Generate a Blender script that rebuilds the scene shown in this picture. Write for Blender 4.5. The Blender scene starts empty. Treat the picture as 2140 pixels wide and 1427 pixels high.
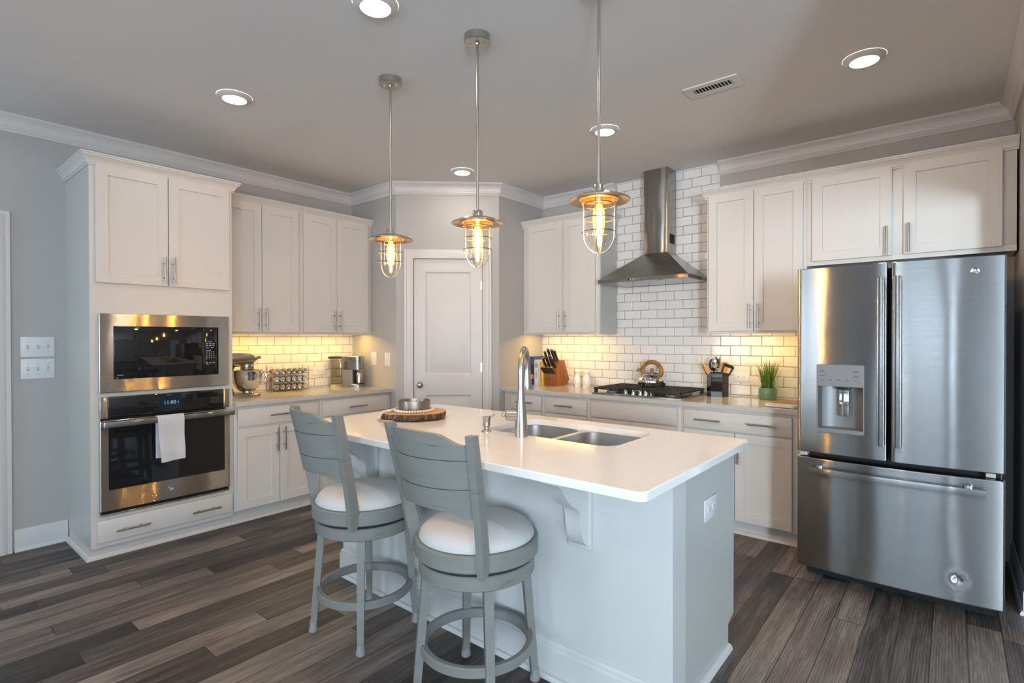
import bpy, bmesh, math, random
from mathutils import Vector, Matrix
from mathutils.geometry import tessellate_polygon
S = bpy.context.scene
COL = S.collection
PI = math.pi
R = math.radians
rnd = random.Random(7)

# ------------------------------------------------------------------ camera, world, exposure
cam = bpy.data.cameras.new('camera'); co = bpy.data.objects.new('camera', cam); COL.objects.link(co)
cam.sensor_fit = 'HORIZONTAL'; cam.sensor_width = 36.0
cam.lens = 1114.0177 / 2140 * 36.0
cam.clip_start = 0.05
co.rotation_mode = 'XYZ'
co.matrix_world = (Matrix.Translation((4.6842, -4.475, 1.3862)) @ Matrix.Rotation(R(39.5616), 4, 'Z')
                   @ Matrix.Rotation(R(90 - 0.4238), 4, 'X') @ Matrix.Rotation(R(-0.0773), 4, 'Z'))
S.camera = co
W = bpy.data.worlds.new('world'); S.world = W; W.use_nodes = True
W.node_tree.nodes['Background'].inputs[0].default_value = (0.62, 0.78, 1.0, 1)
W.node_tree.nodes['Background'].inputs[1].default_value = 1.0
S.view_settings.view_transform = 'Standard'
S.view_settings.look = 'None'
S.view_settings.gamma = 1.0
S.view_settings.use_curve_mapping = False
S.view_settings.exposure = 0.06
S.cycles.use_denoising = True
S.cycles.max_bounces = 8
S.cycles.sample_clamp_indirect = 6.0

DAY = (0.75, 0.88, 1.0)
def area_light(name, loc, rot, sx, sy, power, color):
    l = bpy.data.lights.new(name, 'AREA'); l.shape = 'RECTANGLE'; l.size = sx; l.size_y = sy
    l.energy = power; l.color = color
    o = bpy.data.objects.new(name, l); COL.objects.link(o); o.location = loc; o.rotation_euler = rot
    return o
# daylight through the window openings of the wall behind the camera and of the far right wall
WIN_BACK = [(0.5, 1.9, 30.0), (3.45, 5.45, 18.0), (5.62, 5.86, 110.0), (7.2, 8.05, 620.0)]   # x range, W/m2 (unseen windows, outputs chosen for room light and fridge reflection); wall plane y = -7.6
WIN_RIGHT = [(-7.0, -5.4, 40.0)]            # y ranges, wall plane x = 8.2
WZ0, WZ1 = 0.75, 2.45
for a, b, p in WIN_BACK:
    area_light('window_daylight', ((a + b) / 2, -8.05, (WZ0 + WZ1) / 2 - 0.15), (R(118), 0, 0), b - a, WZ1 - WZ0, p * (b - a) * (WZ1 - WZ0), DAY)
for a, b, p in WIN_RIGHT:
    area_light('window_daylight', (8.32, (a + b) / 2, (WZ0 + WZ1) / 2), (R(90), 0, R(90)), b - a, WZ1 - WZ0, p * (b - a) * (WZ1 - WZ0), DAY)
DOWNLIGHT_E = 85.0
BULB_E = 700.0
LED_E = 58.0

# ------------------------------------------------------------------ materials
def lin(h):
    if isinstance(h, str):
        h = [int(h[i:i + 2], 16) / 255 for i in (0, 2, 4)]
        return tuple(c / 12.92 if c <= 0.04045 else ((c + 0.055) / 1.055) ** 2.4 for c in h)
    return tuple(h)
class NT:
    def __init__(s, name):
        s.m = bpy.data.materials.new(name); s.m.use_nodes = True
        s.t = s.m.node_tree; s.b = s.t.nodes['Principled BSDF']; s.out = s.t.nodes['Material Output']
    def n(s, kind, **kw):
        nd = s.t.nodes.new('ShaderNode' + kind)
        for k, v in kw.items():
            if k.startswith('i_'):
                key = k[2:]; nd.inputs[int(key) if key.isdigit() else key.replace('_', ' ')].default_value = v
            else: setattr(nd, k, v)
        return nd
    def l(s, a, ao, b, bi): s.t.links.new(a.outputs[ao], b.inputs[bi])
    def math(s, op, a, b=None, c=None):
        nd = s.n('Math', operation=op)
        for i, x in enumerate((a, b, c)):
            if x is None: continue
            if isinstance(x, (int, float)): nd.inputs[i].default_value = x
            else: s.t.links.new(x, nd.inputs[i])
        return nd.outputs[0]
    def ramp(s, fac, stops):
        nd = s.n('ValToRGB'); e = nd.color_ramp.elements
        while len(e) < len(stops): e.new(0.5)
        for el, (p, c) in zip(e, stops): el.position = p; el.color = (*lin(c), 1)
        s.t.links.new(fac, nd.inputs[0]); return nd.outputs[0]
    def bump(s, height, strength=0.1, dist=0.01):
        bp = s.n('Bump'); bp.inputs['Strength'].default_value = strength; bp.inputs['Distance'].default_value = dist
        s.t.links.new(height, bp.inputs['Height']); s.t.links.new(bp.outputs[0], s.b.inputs['Normal']); return bp
    def coords(s, scale=(1, 1, 1), kind='Object'):
        tc = s.n('TexCoord'); mp = s.n('Mapping'); mp.inputs['Scale'].default_value = scale
        s.l(tc, kind, mp, 'Vector'); return mp.outputs[0]
    def noise(s, vec, scale, detail=3, rough=0.5, dist=0.0):
        nd = s.n('TexNoise'); nd.inputs['Scale'].default_value = scale; nd.inputs['Detail'].default_value = detail
        nd.inputs['Roughness'].default_value = rough; nd.inputs['Distortion'].default_value = dist
        if vec is not None: s.t.links.new(vec, nd.inputs['Vector'])
        return nd.outputs[0]
def mat(name, color, rough=0.5, metal=0.0, spec=0.5, bumpn=None, emis=None, estr=0, coat=0, **kw):
    t = NT(name); b = t.b
    b.inputs['Base Color'].default_value = (*lin(color), 1); b.inputs['Roughness'].default_value = rough
    b.inputs['Metallic'].default_value = metal; b.inputs['Specular IOR Level'].default_value = spec
    b.inputs['Coat Weight'].default_value = coat
    if emis: b.inputs['Emission Color'].default_value = (*lin(emis), 1); b.inputs['Emission Strength'].default_value = estr
    if bumpn:
        sc, st, ds = bumpn
        t.bump(t.noise(t.coords(), sc, 4), st, ds)
    return t.m
M = {}
M['cab'] = mat('cabinet_white_paint', (0.63, 0.61, 0.59), 0.38, bumpn=(60, 0.02, 0.002))
M['trim'] = mat('trim_white_paint', (0.64, 0.63, 0.635), 0.42, bumpn=(50, 0.02, 0.002))
M['wall'] = mat('wall_greige_paint', (0.46, 0.445, 0.435), 0.75, spec=0.3, bumpn=(180, 0.06, 0.002))
M['ceil'] = mat('ceiling_flat_paint', (0.69, 0.70, 0.715), 0.9, spec=0.2, bumpn=(200, 0.05, 0.002))
M['island'] = mat('island_grey_white_paint', (0.60, 0.615, 0.615), 0.35, bumpn=(80, 0.03, 0.002))
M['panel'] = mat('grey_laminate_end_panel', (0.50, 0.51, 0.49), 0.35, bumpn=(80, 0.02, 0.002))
M['black'] = mat('black_plastic', (0.012, 0.012, 0.013), 0.35)
M['dark'] = mat('dark_void', (0.004, 0.004, 0.004), 0.8)
M['blackgloss'] = mat('black_glass', (0.010, 0.010, 0.011), 0.04, coat=0.3)
M['iron'] = mat('cast_iron', (0.018, 0.017, 0.016), 0.55, bumpn=(300, 0.2, 0.001))
M['plate'] = mat('white_plastic_plate', (0.74, 0.74, 0.75), 0.35)
M['platewarm'] = mat('ivory_plastic', (0.78, 0.76, 0.72), 0.35)
M['slot'] = mat('slot_dark', (0.03, 0.03, 0.03), 0.6)
M['chrome'] = mat('polished_chrome', (0.72, 0.71, 0.69), 0.06, 1.0)
M['nickel'] = mat('brushed_nickel', (0.50, 0.475, 0.44), 0.28, 1.0)
M['pull'] = mat('satin_nickel_pull', (0.36, 0.33, 0.30), 0.3, 1.0)
M['greyplastic'] = mat('grey_plastic', (0.20, 0.20, 0.205), 0.4, 0.3)
M['mark'] = mat('printed_mark', (0.03, 0.03, 0.035), 0.5)
M['markw'] = mat('printed_mark_light', (0.42, 0.42, 0.42), 0.5)
M['fabric'] = mat('seat_velvet_light_grey', (0.60, 0.595, 0.60), 0.85, spec=0.2, bumpn=(400, 0.25, 0.002))
M['glide'] = mat('pale_plastic_glide', (0.27, 0.28, 0.28), 0.4)
M['redfelt'] = mat('rust_felt_pad', (0.28, 0.07, 0.04), 0.9)
M['bead'] = mat('pale_wood_bead', (0.78, 0.71, 0.63), 0.6)
M['jute'] = mat('jute_tassel', (0.48, 0.33, 0.17), 0.9, bumpn=(200, 0.5, 0.003))
M['wax'] = mat('candle_wax', (0.85, 0.74, 0.55), 0.4)
M['tin'] = mat('pewter_tin', (0.34, 0.30, 0.26), 0.36, 1.0)
M['bulbgold'] = mat('gold_metal_bulb_tint', (0.75, 0.55, 0.30), 0.3, 1.0)  # gold of the bulb's reflection under the shade, put into the base colour
M['pot'] = mat('green_glaze', (0.12, 0.27, 0.17), 0.22, coat=0.5)
M['soil'] = mat('dark_soil', (0.03, 0.022, 0.015), 0.95)
M['marble'] = mat('white_marble', (0.75, 0.73, 0.70), 0.25)
M['bladk'] = mat('knife_handle_black', (0.010, 0.010, 0.011), 0.3)
M['ceramic'] = mat('cream_ceramic', (0.80, 0.76, 0.70), 0.25, coat=0.4)
M['blackglaze'] = mat('black_glazed_ceramic', (0.010, 0.007, 0.008), 0.08, coat=0.6)
M['lamp_on'] = mat('lit_diffuser', (0.9, 0.9, 0.9), 0.5, emis=(1.0, 0.87, 0.72), estr=DOWNLIGHT_E)
M['led'] = mat('lit_led_strip', (0.9, 0.9, 0.9), 0.5, emis=(1.0, 0.62, 0.17), estr=LED_E)
M['filament'] = mat('lit_filament', (0.9, 0.7, 0.4), 0.5, emis=(1.0, 0.60, 0.17), estr=BULB_E)
M['clock'] = mat('lit_clock_digits', (0.2, 0.3, 0.35), 0.5, emis=(0.45, 0.72, 0.85), estr=0.4)
M['screen'] = mat('lit_screen_dark_blue', (0.005, 0.007, 0.012), 0.05, emis=(0.02, 0.04, 0.08), estr=0.25)
M['paper'] = mat('book_pages', (0.72, 0.68, 0.58), 0.8)
M['bk_blue'] = mat('book_cover_blue', (0.015, 0.07, 0.22), 0.4)
M['bk_dark'] = mat('book_cover_dark', (0.03, 0.025, 0.025), 0.4)
M['bk_white'] = mat('book_cover_white', (0.62, 0.66, 0.70), 0.4)
M['bk_cream'] = mat('book_cover_cream', (0.62, 0.58, 0.44), 0.5)
M['bk_rose'] = mat('book_cover_rose', (0.50, 0.26, 0.28), 0.5)
M['bk_yellow'] = mat('book_cover_yellow', (0.80, 0.55, 0.01), 0.4)
M['bk_peach'] = mat('printed_peach', (0.75, 0.40, 0.16), 0.5)
M['bk_red'] = mat('printed_red', (0.35, 0.03, 0.02), 0.5)
M['spat_black'] = mat('nylon_black', (0.02, 0.015, 0.013), 0.35)
M['hall'] = mat('hall_door_paint', (0.62, 0.64, 0.68), 0.45)
def ramp_mat(name, vecscale, nscale, stops, rough, detail=4, dist=0.0, bump=None, kind='Object', metal=0):
    t = NT(name); v = t.coords(vecscale, kind)
    f = t.noise(v, nscale, detail, 0.55, dist)
    c = t.ramp(f, stops); t.t.links.new(c, t.b.inputs['Base Color']); t.b.inputs['Roughness'].default_value = rough
    t.b.inputs['Metallic'].default_value = metal
    if bump: t.bump(f, bump, 0.003)
    return t.m
M['counter'] = ramp_mat('white_quartz', (1, 1, 1), 6, [(0.3, (0.90, 0.895, 0.885)), (0.55, (0.93, 0.925, 0.92)), (0.8, (0.87, 0.865, 0.86))], 0.10, 8, 0.6)
M['counter2'] = ramp_mat('taupe_quartz', (1, 1, 1), 40, [(0.3, (0.50, 0.465, 0.43)), (0.6, (0.56, 0.53, 0.495)), (0.8, (0.53, 0.495, 0.46))], 0.09, 6)
M['block'] = ramp_mat('cherry_wood', (6, 6, 1.2), 6, [(0.3, (0.17, 0.045, 0.010)), (0.55, (0.30, 0.09, 0.018)), (0.75, (0.36, 0.12, 0.03))], 0.3, 6, 0.8)
M['handle_wood'] = ramp_mat('amber_wood', (4, 20, 4), 5, [(0.3, (0.20, 0.075, 0.012)), (0.7, (0.42, 0.19, 0.045))], 0.35, 5)
M['spoon_wood'] = ramp_mat('honey_wood', (20, 20, 3), 5, [(0.3, (0.50, 0.25, 0.06)), (0.7, (0.66, 0.36, 0.11))], 0.5, 4)
M['board'] = ramp_mat('acacia_wood', (4, 30, 4), 3, [(0.3, (0.16, 0.085, 0.04)), (0.7, (0.34, 0.20, 0.11))], 0.45, 5)
M['grass'] = ramp_mat('grass_green', (1, 1, 1), 30, [(0.3, (0.05, 0.14, 0.012)), (0.7, (0.14, 0.30, 0.03))], 0.5)
M['bark'] = ramp_mat('tree_bark', (1, 1, 0.35), 70, [(0.3, (0.018, 0.010, 0.006)), (0.5, (0.10, 0.055, 0.03)), (0.64, (0.20, 0.12, 0.07)), (0.8, (0.30, 0.22, 0.15))], 0.9, 5, bump=0.8)
M['stool'] = ramp_mat('weathered_grey_paint', (1.5, 1.5, 9), 3.2, [(0.26, (0.135, 0.128, 0.112)), (0.36, (0.21, 0.212, 0.20)), (0.7, (0.230, 0.236, 0.226)), (0.85, (0.25, 0.25, 0.236))], 0.42, 6, 0.8)
def steel(name, color, rough, aniso=0.75, wav=0.25, vert=True, wscale=(1.6, 1.6, 0.35), rot=0.0, jit=0.42, wd=0.02, tang=(0.0, 0.0, 1.0)):
    t = NT(name); b = t.b
    b.inputs['Metallic'].default_value = 1; b.inputs['Roughness'].default_value = rough
    b.inputs['Anisotropic'].default_value = aniso; b.inputs['Anisotropic Rotation'].default_value = rot
    tg = t.n('CombineXYZ'); tg.inputs[0].default_value, tg.inputs[1].default_value, tg.inputs[2].default_value = tang; t.l(tg, 0, b, 'Tangent')
    f = t.noise(t.coords((1.5, 1.5, 260) if vert else (260, 260, 1.5)), 3, 2)
    c = t.ramp(f, [(0.3, [x * 0.93 for x in color]), (0.7, [min(1, x * 1.05) for x in color])])
    t.t.links.new(c, b.inputs['Base Color'])
    nrm = t.bump(t.noise(t.coords(wscale), 2.2, 1), wav, wd).outputs[0] if wav else t.n('NewGeometry').outputs['Normal']
    if jit:                                  # microscopic horizontal brush lines: normals scattered up and down only
        g = t.n('NewGeometry'); sc = t.n('VectorMath', operation='SCALE'); sc.inputs['Scale'].default_value = 7919.0
        t.l(g, 'Position', sc, 0); wn = t.n('TexWhiteNoise', noise_dimensions='3D'); t.l(sc, 0, wn, 'Vector')
        q = t.math('SUBTRACT', t.math('MULTIPLY', wn.outputs['Value'], 2.0), 1.0)
        q = t.math('MULTIPLY', t.math('MULTIPLY', q, t.math('ABSOLUTE', q)), jit)
        cz = t.n('CombineXYZ'); t.t.links.new(q, cz.inputs[2])
        ad = t.n('VectorMath', operation='ADD'); t.t.links.new(nrm, ad.inputs[0]); t.l(cz, 0, ad, 1)
        no = t.n('VectorMath', operation='NORMALIZE'); t.l(ad, 0, no, 0); t.l(no, 0, b, 'Normal')
    return t.m
M['steel'] = steel('brushed_stainless', (0.37, 0.375, 0.38), 0.16, 0.9)
M['steelwarm'] = steel('stainless_oven_trim', (0.52, 0.48, 0.43), 0.13, 0.9, 0.22, jit=0.62)
M['hood'] = steel('hood_stainless', (0.36, 0.34, 0.31), 0.18, 0.85, 0.4, wscale=(3, 3, 1.2))
M['sink'] = steel('sink_stainless', (0.62, 0.61, 0.60), 0.33, 0.4, 0.0, jit=0.0, tang=(0.9, 0.2, 0.35))
M['fridgeside'] = mat('fridge_side_grey', (0.10, 0.105, 0.11), 0.45, 0.2)
def mk_floor():
    t = NT('grey_brown_vinyl_planks')
    g = t.n('NewGeometry'); sp = t.n('SeparateXYZ'); t.l(g, 'Position', sp, 0)
    X, Y = sp.outputs[0], sp.outputs[1]
    PW, PL = 0.126, 1.22
    u = t.math('DIVIDE', t.math('SUBTRACT', X, 0.079), PW)
    colid = t.math('FLOOR', u)
    wn = t.n('TexWhiteNoise', noise_dimensions='1D'); t.t.links.new(colid, wn.inputs['W'])
    v = t.math('ADD', t.math('DIVIDE', Y, PL), t.math('MULTIPLY', wn.outputs[0], 9.0))
    rowid = t.math('FLOOR', v)
    cx = t.n('CombineXYZ'); t.t.links.new(colid, cx.inputs[0]); t.t.links.new(rowid, cx.inputs[1])
    w2 = t.n('TexWhiteNoise', noise_dimensions='2D'); t.l(cx, 0, w2, 'Vector')
    pr = w2.outputs[0]
    gv = t.n('CombineXYZ')
    t.t.links.new(t.math('MULTIPLY', X, 26.0), gv.inputs[0]); t.t.links.new(t.math('MULTIPLY', Y, 1.6), gv.inputs[1])
    t.t.links.new(t.math('MULTIPLY', pr, 57.0), gv.inputs[2])
    n1 = t.noise(gv.outputs[0], 1.0, 8, 0.62, 0.9)
    gv2 = t.n('CombineXYZ')
    t.t.links.new(t.math('MULTIPLY', X, 7.0), gv2.inputs[0]); t.t.links.new(t.math('MULTIPLY', Y, 0.9), gv2.inputs[1])
    t.t.links.new(t.math('MULTIPLY', pr, 31.0), gv2.inputs[2])
    n2 = t.noise(gv2.outputs[0], 1.0, 4, 0.5, 1.5)
    gv3 = t.n('CombineXYZ')
    t.t.links.new(t.math('MULTIPLY', X, 190.0), gv3.inputs[0]); t.t.links.new(t.math('MULTIPLY', Y, 9.0), gv3.inputs[1])
    t.t.links.new(t.math('MULTIPLY', pr, 11.0), gv3.inputs[2])
    n3 = t.noise(gv3.outputs[0], 1.0, 3, 0.6, 0.3)
    def dev(x, k): return t.math('MULTIPLY', t.math('SUBTRACT', x, 0.5), k)
    gw = t.n('CombineXYZ')
    t.t.links.new(t.math('MULTIPLY', X, 22.0), gw.inputs[0]); t.t.links.new(t.math('MULTIPLY', Y, 0.8), gw.inputs[1])
    t.t.links.new(t.math('MULTIPLY', pr, 43.0), gw.inputs[2])
    wv = t.n('TexWave', wave_type='BANDS', bands_direction='X'); wv.inputs['Scale'].default_value = 1.3; wv.inputs['Distortion'].default_value = 7.0
    wv.inputs['Detail'].default_value = 3; wv.inputs['Detail Scale'].default_value = 0.8
    t.l(gw, 0, wv, 'Vector')
    tone = t.math('ADD', 0.5, t.math('ADD', dev(pr, 0.58), t.math('ADD', dev(n1, 0.62), t.math('ADD', dev(n2, 0.75), t.math('ADD', dev(n3, 0.65), dev(wv.outputs['Fac'], 0.12))))))
    c = t.ramp(tone, [(0.08, '241f1d'), (0.32, '403936'), (0.52, '5a5350'), (0.72, '766f6b'), (0.95, '98918c')])
    hs = t.n('HueSaturation'); t.t.links.new(c, hs.inputs['Color'])
    t.t.links.new(t.math('ADD', t.math('MULTIPLY', w2.outputs[0], 1.1), 0.55), hs.inputs['Saturation'])
    fu = t.math('FRACT', u); fv = t.math('FRACT', v)
    eu = t.math('MULTIPLY', t.math('MINIMUM', fu, t.math('SUBTRACT', 1.0, fu)), PW)
    ev = t.math('MULTIPLY', t.math('MINIMUM', fv, t.math('SUBTRACT', 1.0, fv)), PL)
    e = t.math('MINIMUM', eu, ev)
    gr = t.math('MINIMUM', t.math('DIVIDE', e, 0.0034), 1.0)
    mx = t.n('Mix', data_type='RGBA'); mx.inputs[6].default_value = (*lin('1a1614'), 1)
    t.t.links.new(gr, mx.inputs[0]); t.t.links.new(hs.outputs[0], mx.inputs[7])
    t.t.links.new(mx.outputs[2], t.b.inputs['Base Color'])
    t.t.links.new(t.math('ADD', 0.42, t.math('MULTIPLY', n3, 0.2)), t.b.inputs['Roughness'])
    t.bump(t.math('ADD', t.math('MULTIPLY', gr, 1.0), t.math('MULTIPLY', n3, 0.25)), 0.25, 0.0015)
    return t.m
M['floor'] = mk_floor()
def mk_tile(name, axis, off, zoff, w, h, shift=0.5):
    t = NT(name)
    g = t.n('NewGeometry'); sp = t.n('SeparateXYZ'); t.l(g, 'Position', sp, 0)
    cb = t.n('CombineXYZ')
    t.t.links.new(t.math('SUBTRACT', sp.outputs[axis], off), cb.inputs[0])
    t.t.links.new(t.math('SUBTRACT', sp.outputs[2], zoff), cb.inputs[1])
    def brick(ms, sm):
        b = t.n('TexBrick', offset=shift, offset_frequency=2, squash=1.0)
        for k, v in (('Scale', 1.0), ('Mortar Size', ms), ('Mortar Smooth', sm), ('Bias', 0.0), ('Brick Width', w), ('Row Height', h)): b.inputs[k].default_value = v
        t.l(cb, 0, b, 'Vector'); return b
    b1 = brick(0.0019, 0.1)
    b1.inputs['Color1'].default_value = (0.76, 0.755, 0.75, 1); b1.inputs['Color2'].default_value = (0.72, 0.715, 0.71, 1)
    b1.inputs['Mortar'].default_value = (0.17, 0.155, 0.145, 1)
    t.l(b1, 'Color', t.b, 'Base Color')
    b2 = brick(0.0085, 1.0)
    rr = t.math('ADD', 0.07, t.math('MULTIPLY', b1.outputs['Fac'], 0.6)); t.t.links.new(rr, t.b.inputs['Roughness'])
    wav = t.noise(t.coords((1, 1, 1)), 14, 1)
    hh = t.math('ADD', t.math('SUBTRACT', 1.0, b2.outputs['Fac']), t.math('MULTIPLY', wav, 0.15))
    t.bump(hh, 0.55, 0.004)
    return t.m
M['tile_back'] = mk_tile('subway_tile_glossy_back', 0, 2.425 - 0.158 * 20, 1.395 - 0.0788 * 20, 0.158, 0.0788)
M['tile_left'] = mk_tile('subway_tile_glossy_left', 1, -2.304 - 0.154 * 20, 1.238 - 0.0788 * 20, 0.154, 0.0788)
def mk_glass(name, tint, refl=0.12, rough=0.02, glow=None):
    t = NT(name); t.t.nodes.remove(t.b)
    tr = t.n('BsdfTransparent'); tr.inputs[0].default_value = (*tint, 1)
    gl = t.n('BsdfGlossy'); gl.inputs['Roughness'].default_value = rough; gl.inputs[0].default_value = (1, 1, 1, 1)
    lw = t.n('LayerWeight'); lw.inputs[0].default_value = 0.25
    fac = t.math('ADD', t.math('MULTIPLY', lw.outputs['Facing'], 0.35), refl * 0.3)
    mx = t.n('MixShader'); t.t.links.new(fac, mx.inputs[0]); t.l(tr, 0, mx, 1); t.l(gl, 0, mx, 2); t.l(mx, 0, t.out, 0)
    if glow:
        em = t.n('Emission'); em.inputs[0].default_value = (*glow[0], 1); em.inputs[1].default_value = glow[1]
        ad = t.n('AddShader'); t.l(mx, 0, ad, 0); t.l(em, 0, ad, 1); t.l(ad, 0, t.out, 0)
    return t.m
M['glass'] = mk_glass('clear_glass', (0.97, 0.96, 0.94))
M['amberglass'] = mk_glass('amber_bulb_glass', (1.0, 0.80, 0.42), glow=((1.0, 0.50, 0.08), 2.2))
M['reservoir'] = mk_glass('smoky_clear_plastic', (0.985, 0.98, 0.975), 0.02)
M['pane'] = mk_glass('window_pane_glass', (0.96, 0.98, 0.98))
def mk_log():
    t = NT('log_slice_wood'); tc = t.n('TexCoord')
    wv = t.n('TexWave', wave_type='RINGS', rings_direction='Z'); wv.inputs['Scale'].default_value = 14; wv.inputs['Distortion'].default_value = 2.5
    wv.inputs['Detail'].default_value = 3
    t.l(tc, 'Object', wv, 'Vector')
    ln = t.n('VectorMath', operation='LENGTH'); t.l(tc, 'Object', ln, 0)
    n = t.noise(tc.outputs['Object'], 9, 3)
    rr = t.math('ADD', ln.outputs['Value'], t.math('MULTIPLY', t.math('SUBTRACT', n, 0.5), 0.06))
    base = t.ramp(t.math('MULTIPLY', rr, 5.0), [(0.0, (0.16, 0.06, 0.025)), (0.48, (0.24, 0.095, 0.04)), (0.58, (0.66, 0.38, 0.16)), (0.95, (0.74, 0.47, 0.22))])
    mx = t.n('Mix', data_type='RGBA', blend_type='MULTIPLY'); mx.inputs[0].default_value = 0.35
    t.t.links.new(base, mx.inputs[6]); t.l(wv, 'Color', mx, 7); t.t.links.new(mx.outputs[2], t.b.inputs['Base Color'])
    t.b.inputs['Roughness'].default_value = 0.5
    return t.m
M['log'] = mk_log()
def mk_towel():
    t = NT('waffle_weave_towel')
    g = t.n('NewGeometry'); sp = t.n('SeparateXYZ'); t.l(g, 'Position', sp, 0)
    k = 2 * PI / 0.0075
    a = t.math('ABSOLUTE', t.math('SINE', t.math('MULTIPLY', sp.outputs[1], k / 2)))
    b = t.math('ABSOLUTE', t.math('SINE', t.math('MULTIPLY', sp.outputs[2], k / 2)))
    h = t.math('MINIMUM', a, b)
    c = t.ramp(h, [(0.0, (0.50, 0.49, 0.53)), (0.5, (0.72, 0.71, 0.74))])
    t.t.links.new(c, t.b.inputs['Base Color']); t.b.inputs['Roughness'].default_value = 0.95; t.b.inputs['Specular IOR Level'].default_value = 0.1
    t.bump(h, 0.5, 0.002)
    return t.m
M['towel'] = mk_towel()

# ------------------------------------------------------------------ mesh helpers
def I3(a, b, c): return (a, b, c)
class MB:
    def __init__(s): s.v = []; s.f = []; s.mi = []; s.m = 0
    def add(s, vs, fs, T=I3):
        o = len(s.v); s.v += [tuple(T(*p)) for p in vs]
        for f in fs: s.f.append([i + o for i in f]); s.mi.append(s.m)
        return s
    def box(s, a0, a1, b0, b1, c0, c1, T=I3, bev=0.0, seg=2):
        if a0 > a1: a0, a1 = a1, a0
        if b0 > b1: b0, b1 = b1, b0
        if c0 > c1: c0, c1 = c1, c0
        vs = [(x, y, z) for x in (a0, a1) for y in (b0, b1) for z in (c0, c1)]
        fs = [(0, 1, 3, 2), (4, 6, 7, 5), (0, 4, 5, 1), (2, 3, 7, 6), (0, 2, 6, 4), (1, 5, 7, 3)]
        if bev > 0:
            bev = min(bev, 0.48 * min(a1 - a0, b1 - b0, c1 - c0))
            bm = bmesh.new(); bv = [bm.verts.new(p) for p in vs]
            for f in fs: bm.faces.new([bv[i] for i in f])
            bmesh.ops.bevel(bm, geom=list(bm.edges), offset=bev, segments=seg, profile=0.5, affect='EDGES')
            bm.verts.index_update()
            vs = [tuple(v.co) for v in bm.verts]; fs = [[v.index for v in f.verts] for f in bm.faces]; bm.free()
        return s.add(vs, fs, T)
    def prism(s, outer, c0, c1, holes=(), T=I3, ch=0.0):
        """outline in (a,b), extruded along c from c0 to c1; ch chamfers the c1 outer rim"""
        loops = [list(outer)] + [list(h) for h in holes]
        vs = []; fs = []
        def tri(loops3, base, flip):
            for t in tessellate_polygon([[Vector((p[0], p[1], 0)) for p in l] for l in loops3]):
                fs.append([base + i for i in (t[::-1] if flip else t)])
        top = [inset(loops[0], ch) if ch else loops[0]] + loops[1:]
        b0 = 0
        for l in loops: vs += [(p[0], p[1], c0) for p in l]
        n = len(vs)
        tri(loops, 0, True)
        b1 = len(vs)
        for l in top: vs += [(p[0], p[1], c1) for p in l]
        tri(top, b1, False)
        if ch:
            bm_ = len(vs); vs += [(p[0], p[1], c1 - ch if c1 > c0 else c1 + ch) for p in loops[0]]
        o = 0
        for li, l in enumerate(loops):
            k = len(l)
            for i in range(k):
                j = (i + 1) % k
                if li == 0 and ch:
                    fs.append([o + i, o + j, bm_ + j, bm_ + i]); fs.append([bm_ + i, bm_ + j, b1 + j, b1 + i])
                else: fs.append([o + i, o + j, b1 + o + j, b1 + o + i])
            o += k
        return s.add(vs, fs, T)
    def lathe(s, prof, T=I3, seg=32, cap0=True, cap1=True, a0=0.0, a1=2 * PI):
        full = abs(a1 - a0 - 2 * PI) < 1e-6
        n = seg if full else seg + 1
        vs = []; fs = []
        for r, z in prof:
            for i in range(n):
                a = a0 + (a1 - a0) * i / seg; vs.append((r * math.cos(a), r * math.sin(a), z))
        for k in range(len(prof) - 1):
            for i in range(n if full else n - 1):
                j = (i + 1) % n; fs.append([k * n + i, k * n + j, (k + 1) * n + j, (k + 1) * n + i])
        if full and cap0 and prof[0][0] > 1e-6: fs.append(list(range(n))[::-1])
        if full and cap1 and prof[-1][0] > 1e-6: fs.append([(len(prof) - 1) * n + i for i in range(n)])
        return s.add(vs, fs, T)
    def cyl(s, p, q, r, seg=16, r2=None):
        p = Vector(p); q = Vector(q); return s.tube([p, q], [r, r if r2 is None else r2], seg)
    def tube(s, pts, r, seg=10, closed=False, sq=1.0):
        pts = [Vector(p) for p in pts]; n = len(pts)
        rs = list(r) if isinstance(r, (list, tuple)) else [r] * n
        vs = []; fs = []; up = None
        for i in range(n):
            if closed: d = pts[(i + 1) % n] - pts[i - 1]
            else: d = pts[min(i + 1, n - 1)] - pts[max(i - 1, 0)]
            d.normalize()
            if up is None:
                up = Vector((0, 0, 1)) if abs(d.z) < 0.9 else Vector((1, 0, 0))
            x = up.cross(d); x.normalize(); y = d.cross(x); y.normalize(); up = y
            for k in range(seg):
                a = 2 * PI * k / seg; vs.append(tuple(pts[i] + x * (rs[i] * math.cos(a)) + y * (rs[i] * sq * math.sin(a))))
        m = n if closed else n - 1
        for i in range(m):
            ii = (i + 1) % n
            for k in range(seg):
                kk = (k + 1) % seg; fs.append([i * seg + k, i * seg + kk, ii * seg + kk, ii * seg + k])
        if not closed: fs.append(list(range(seg))[::-1]); fs.append([(n - 1) * seg + k for k in range(seg)])
        return s.add(vs, fs)
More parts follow.
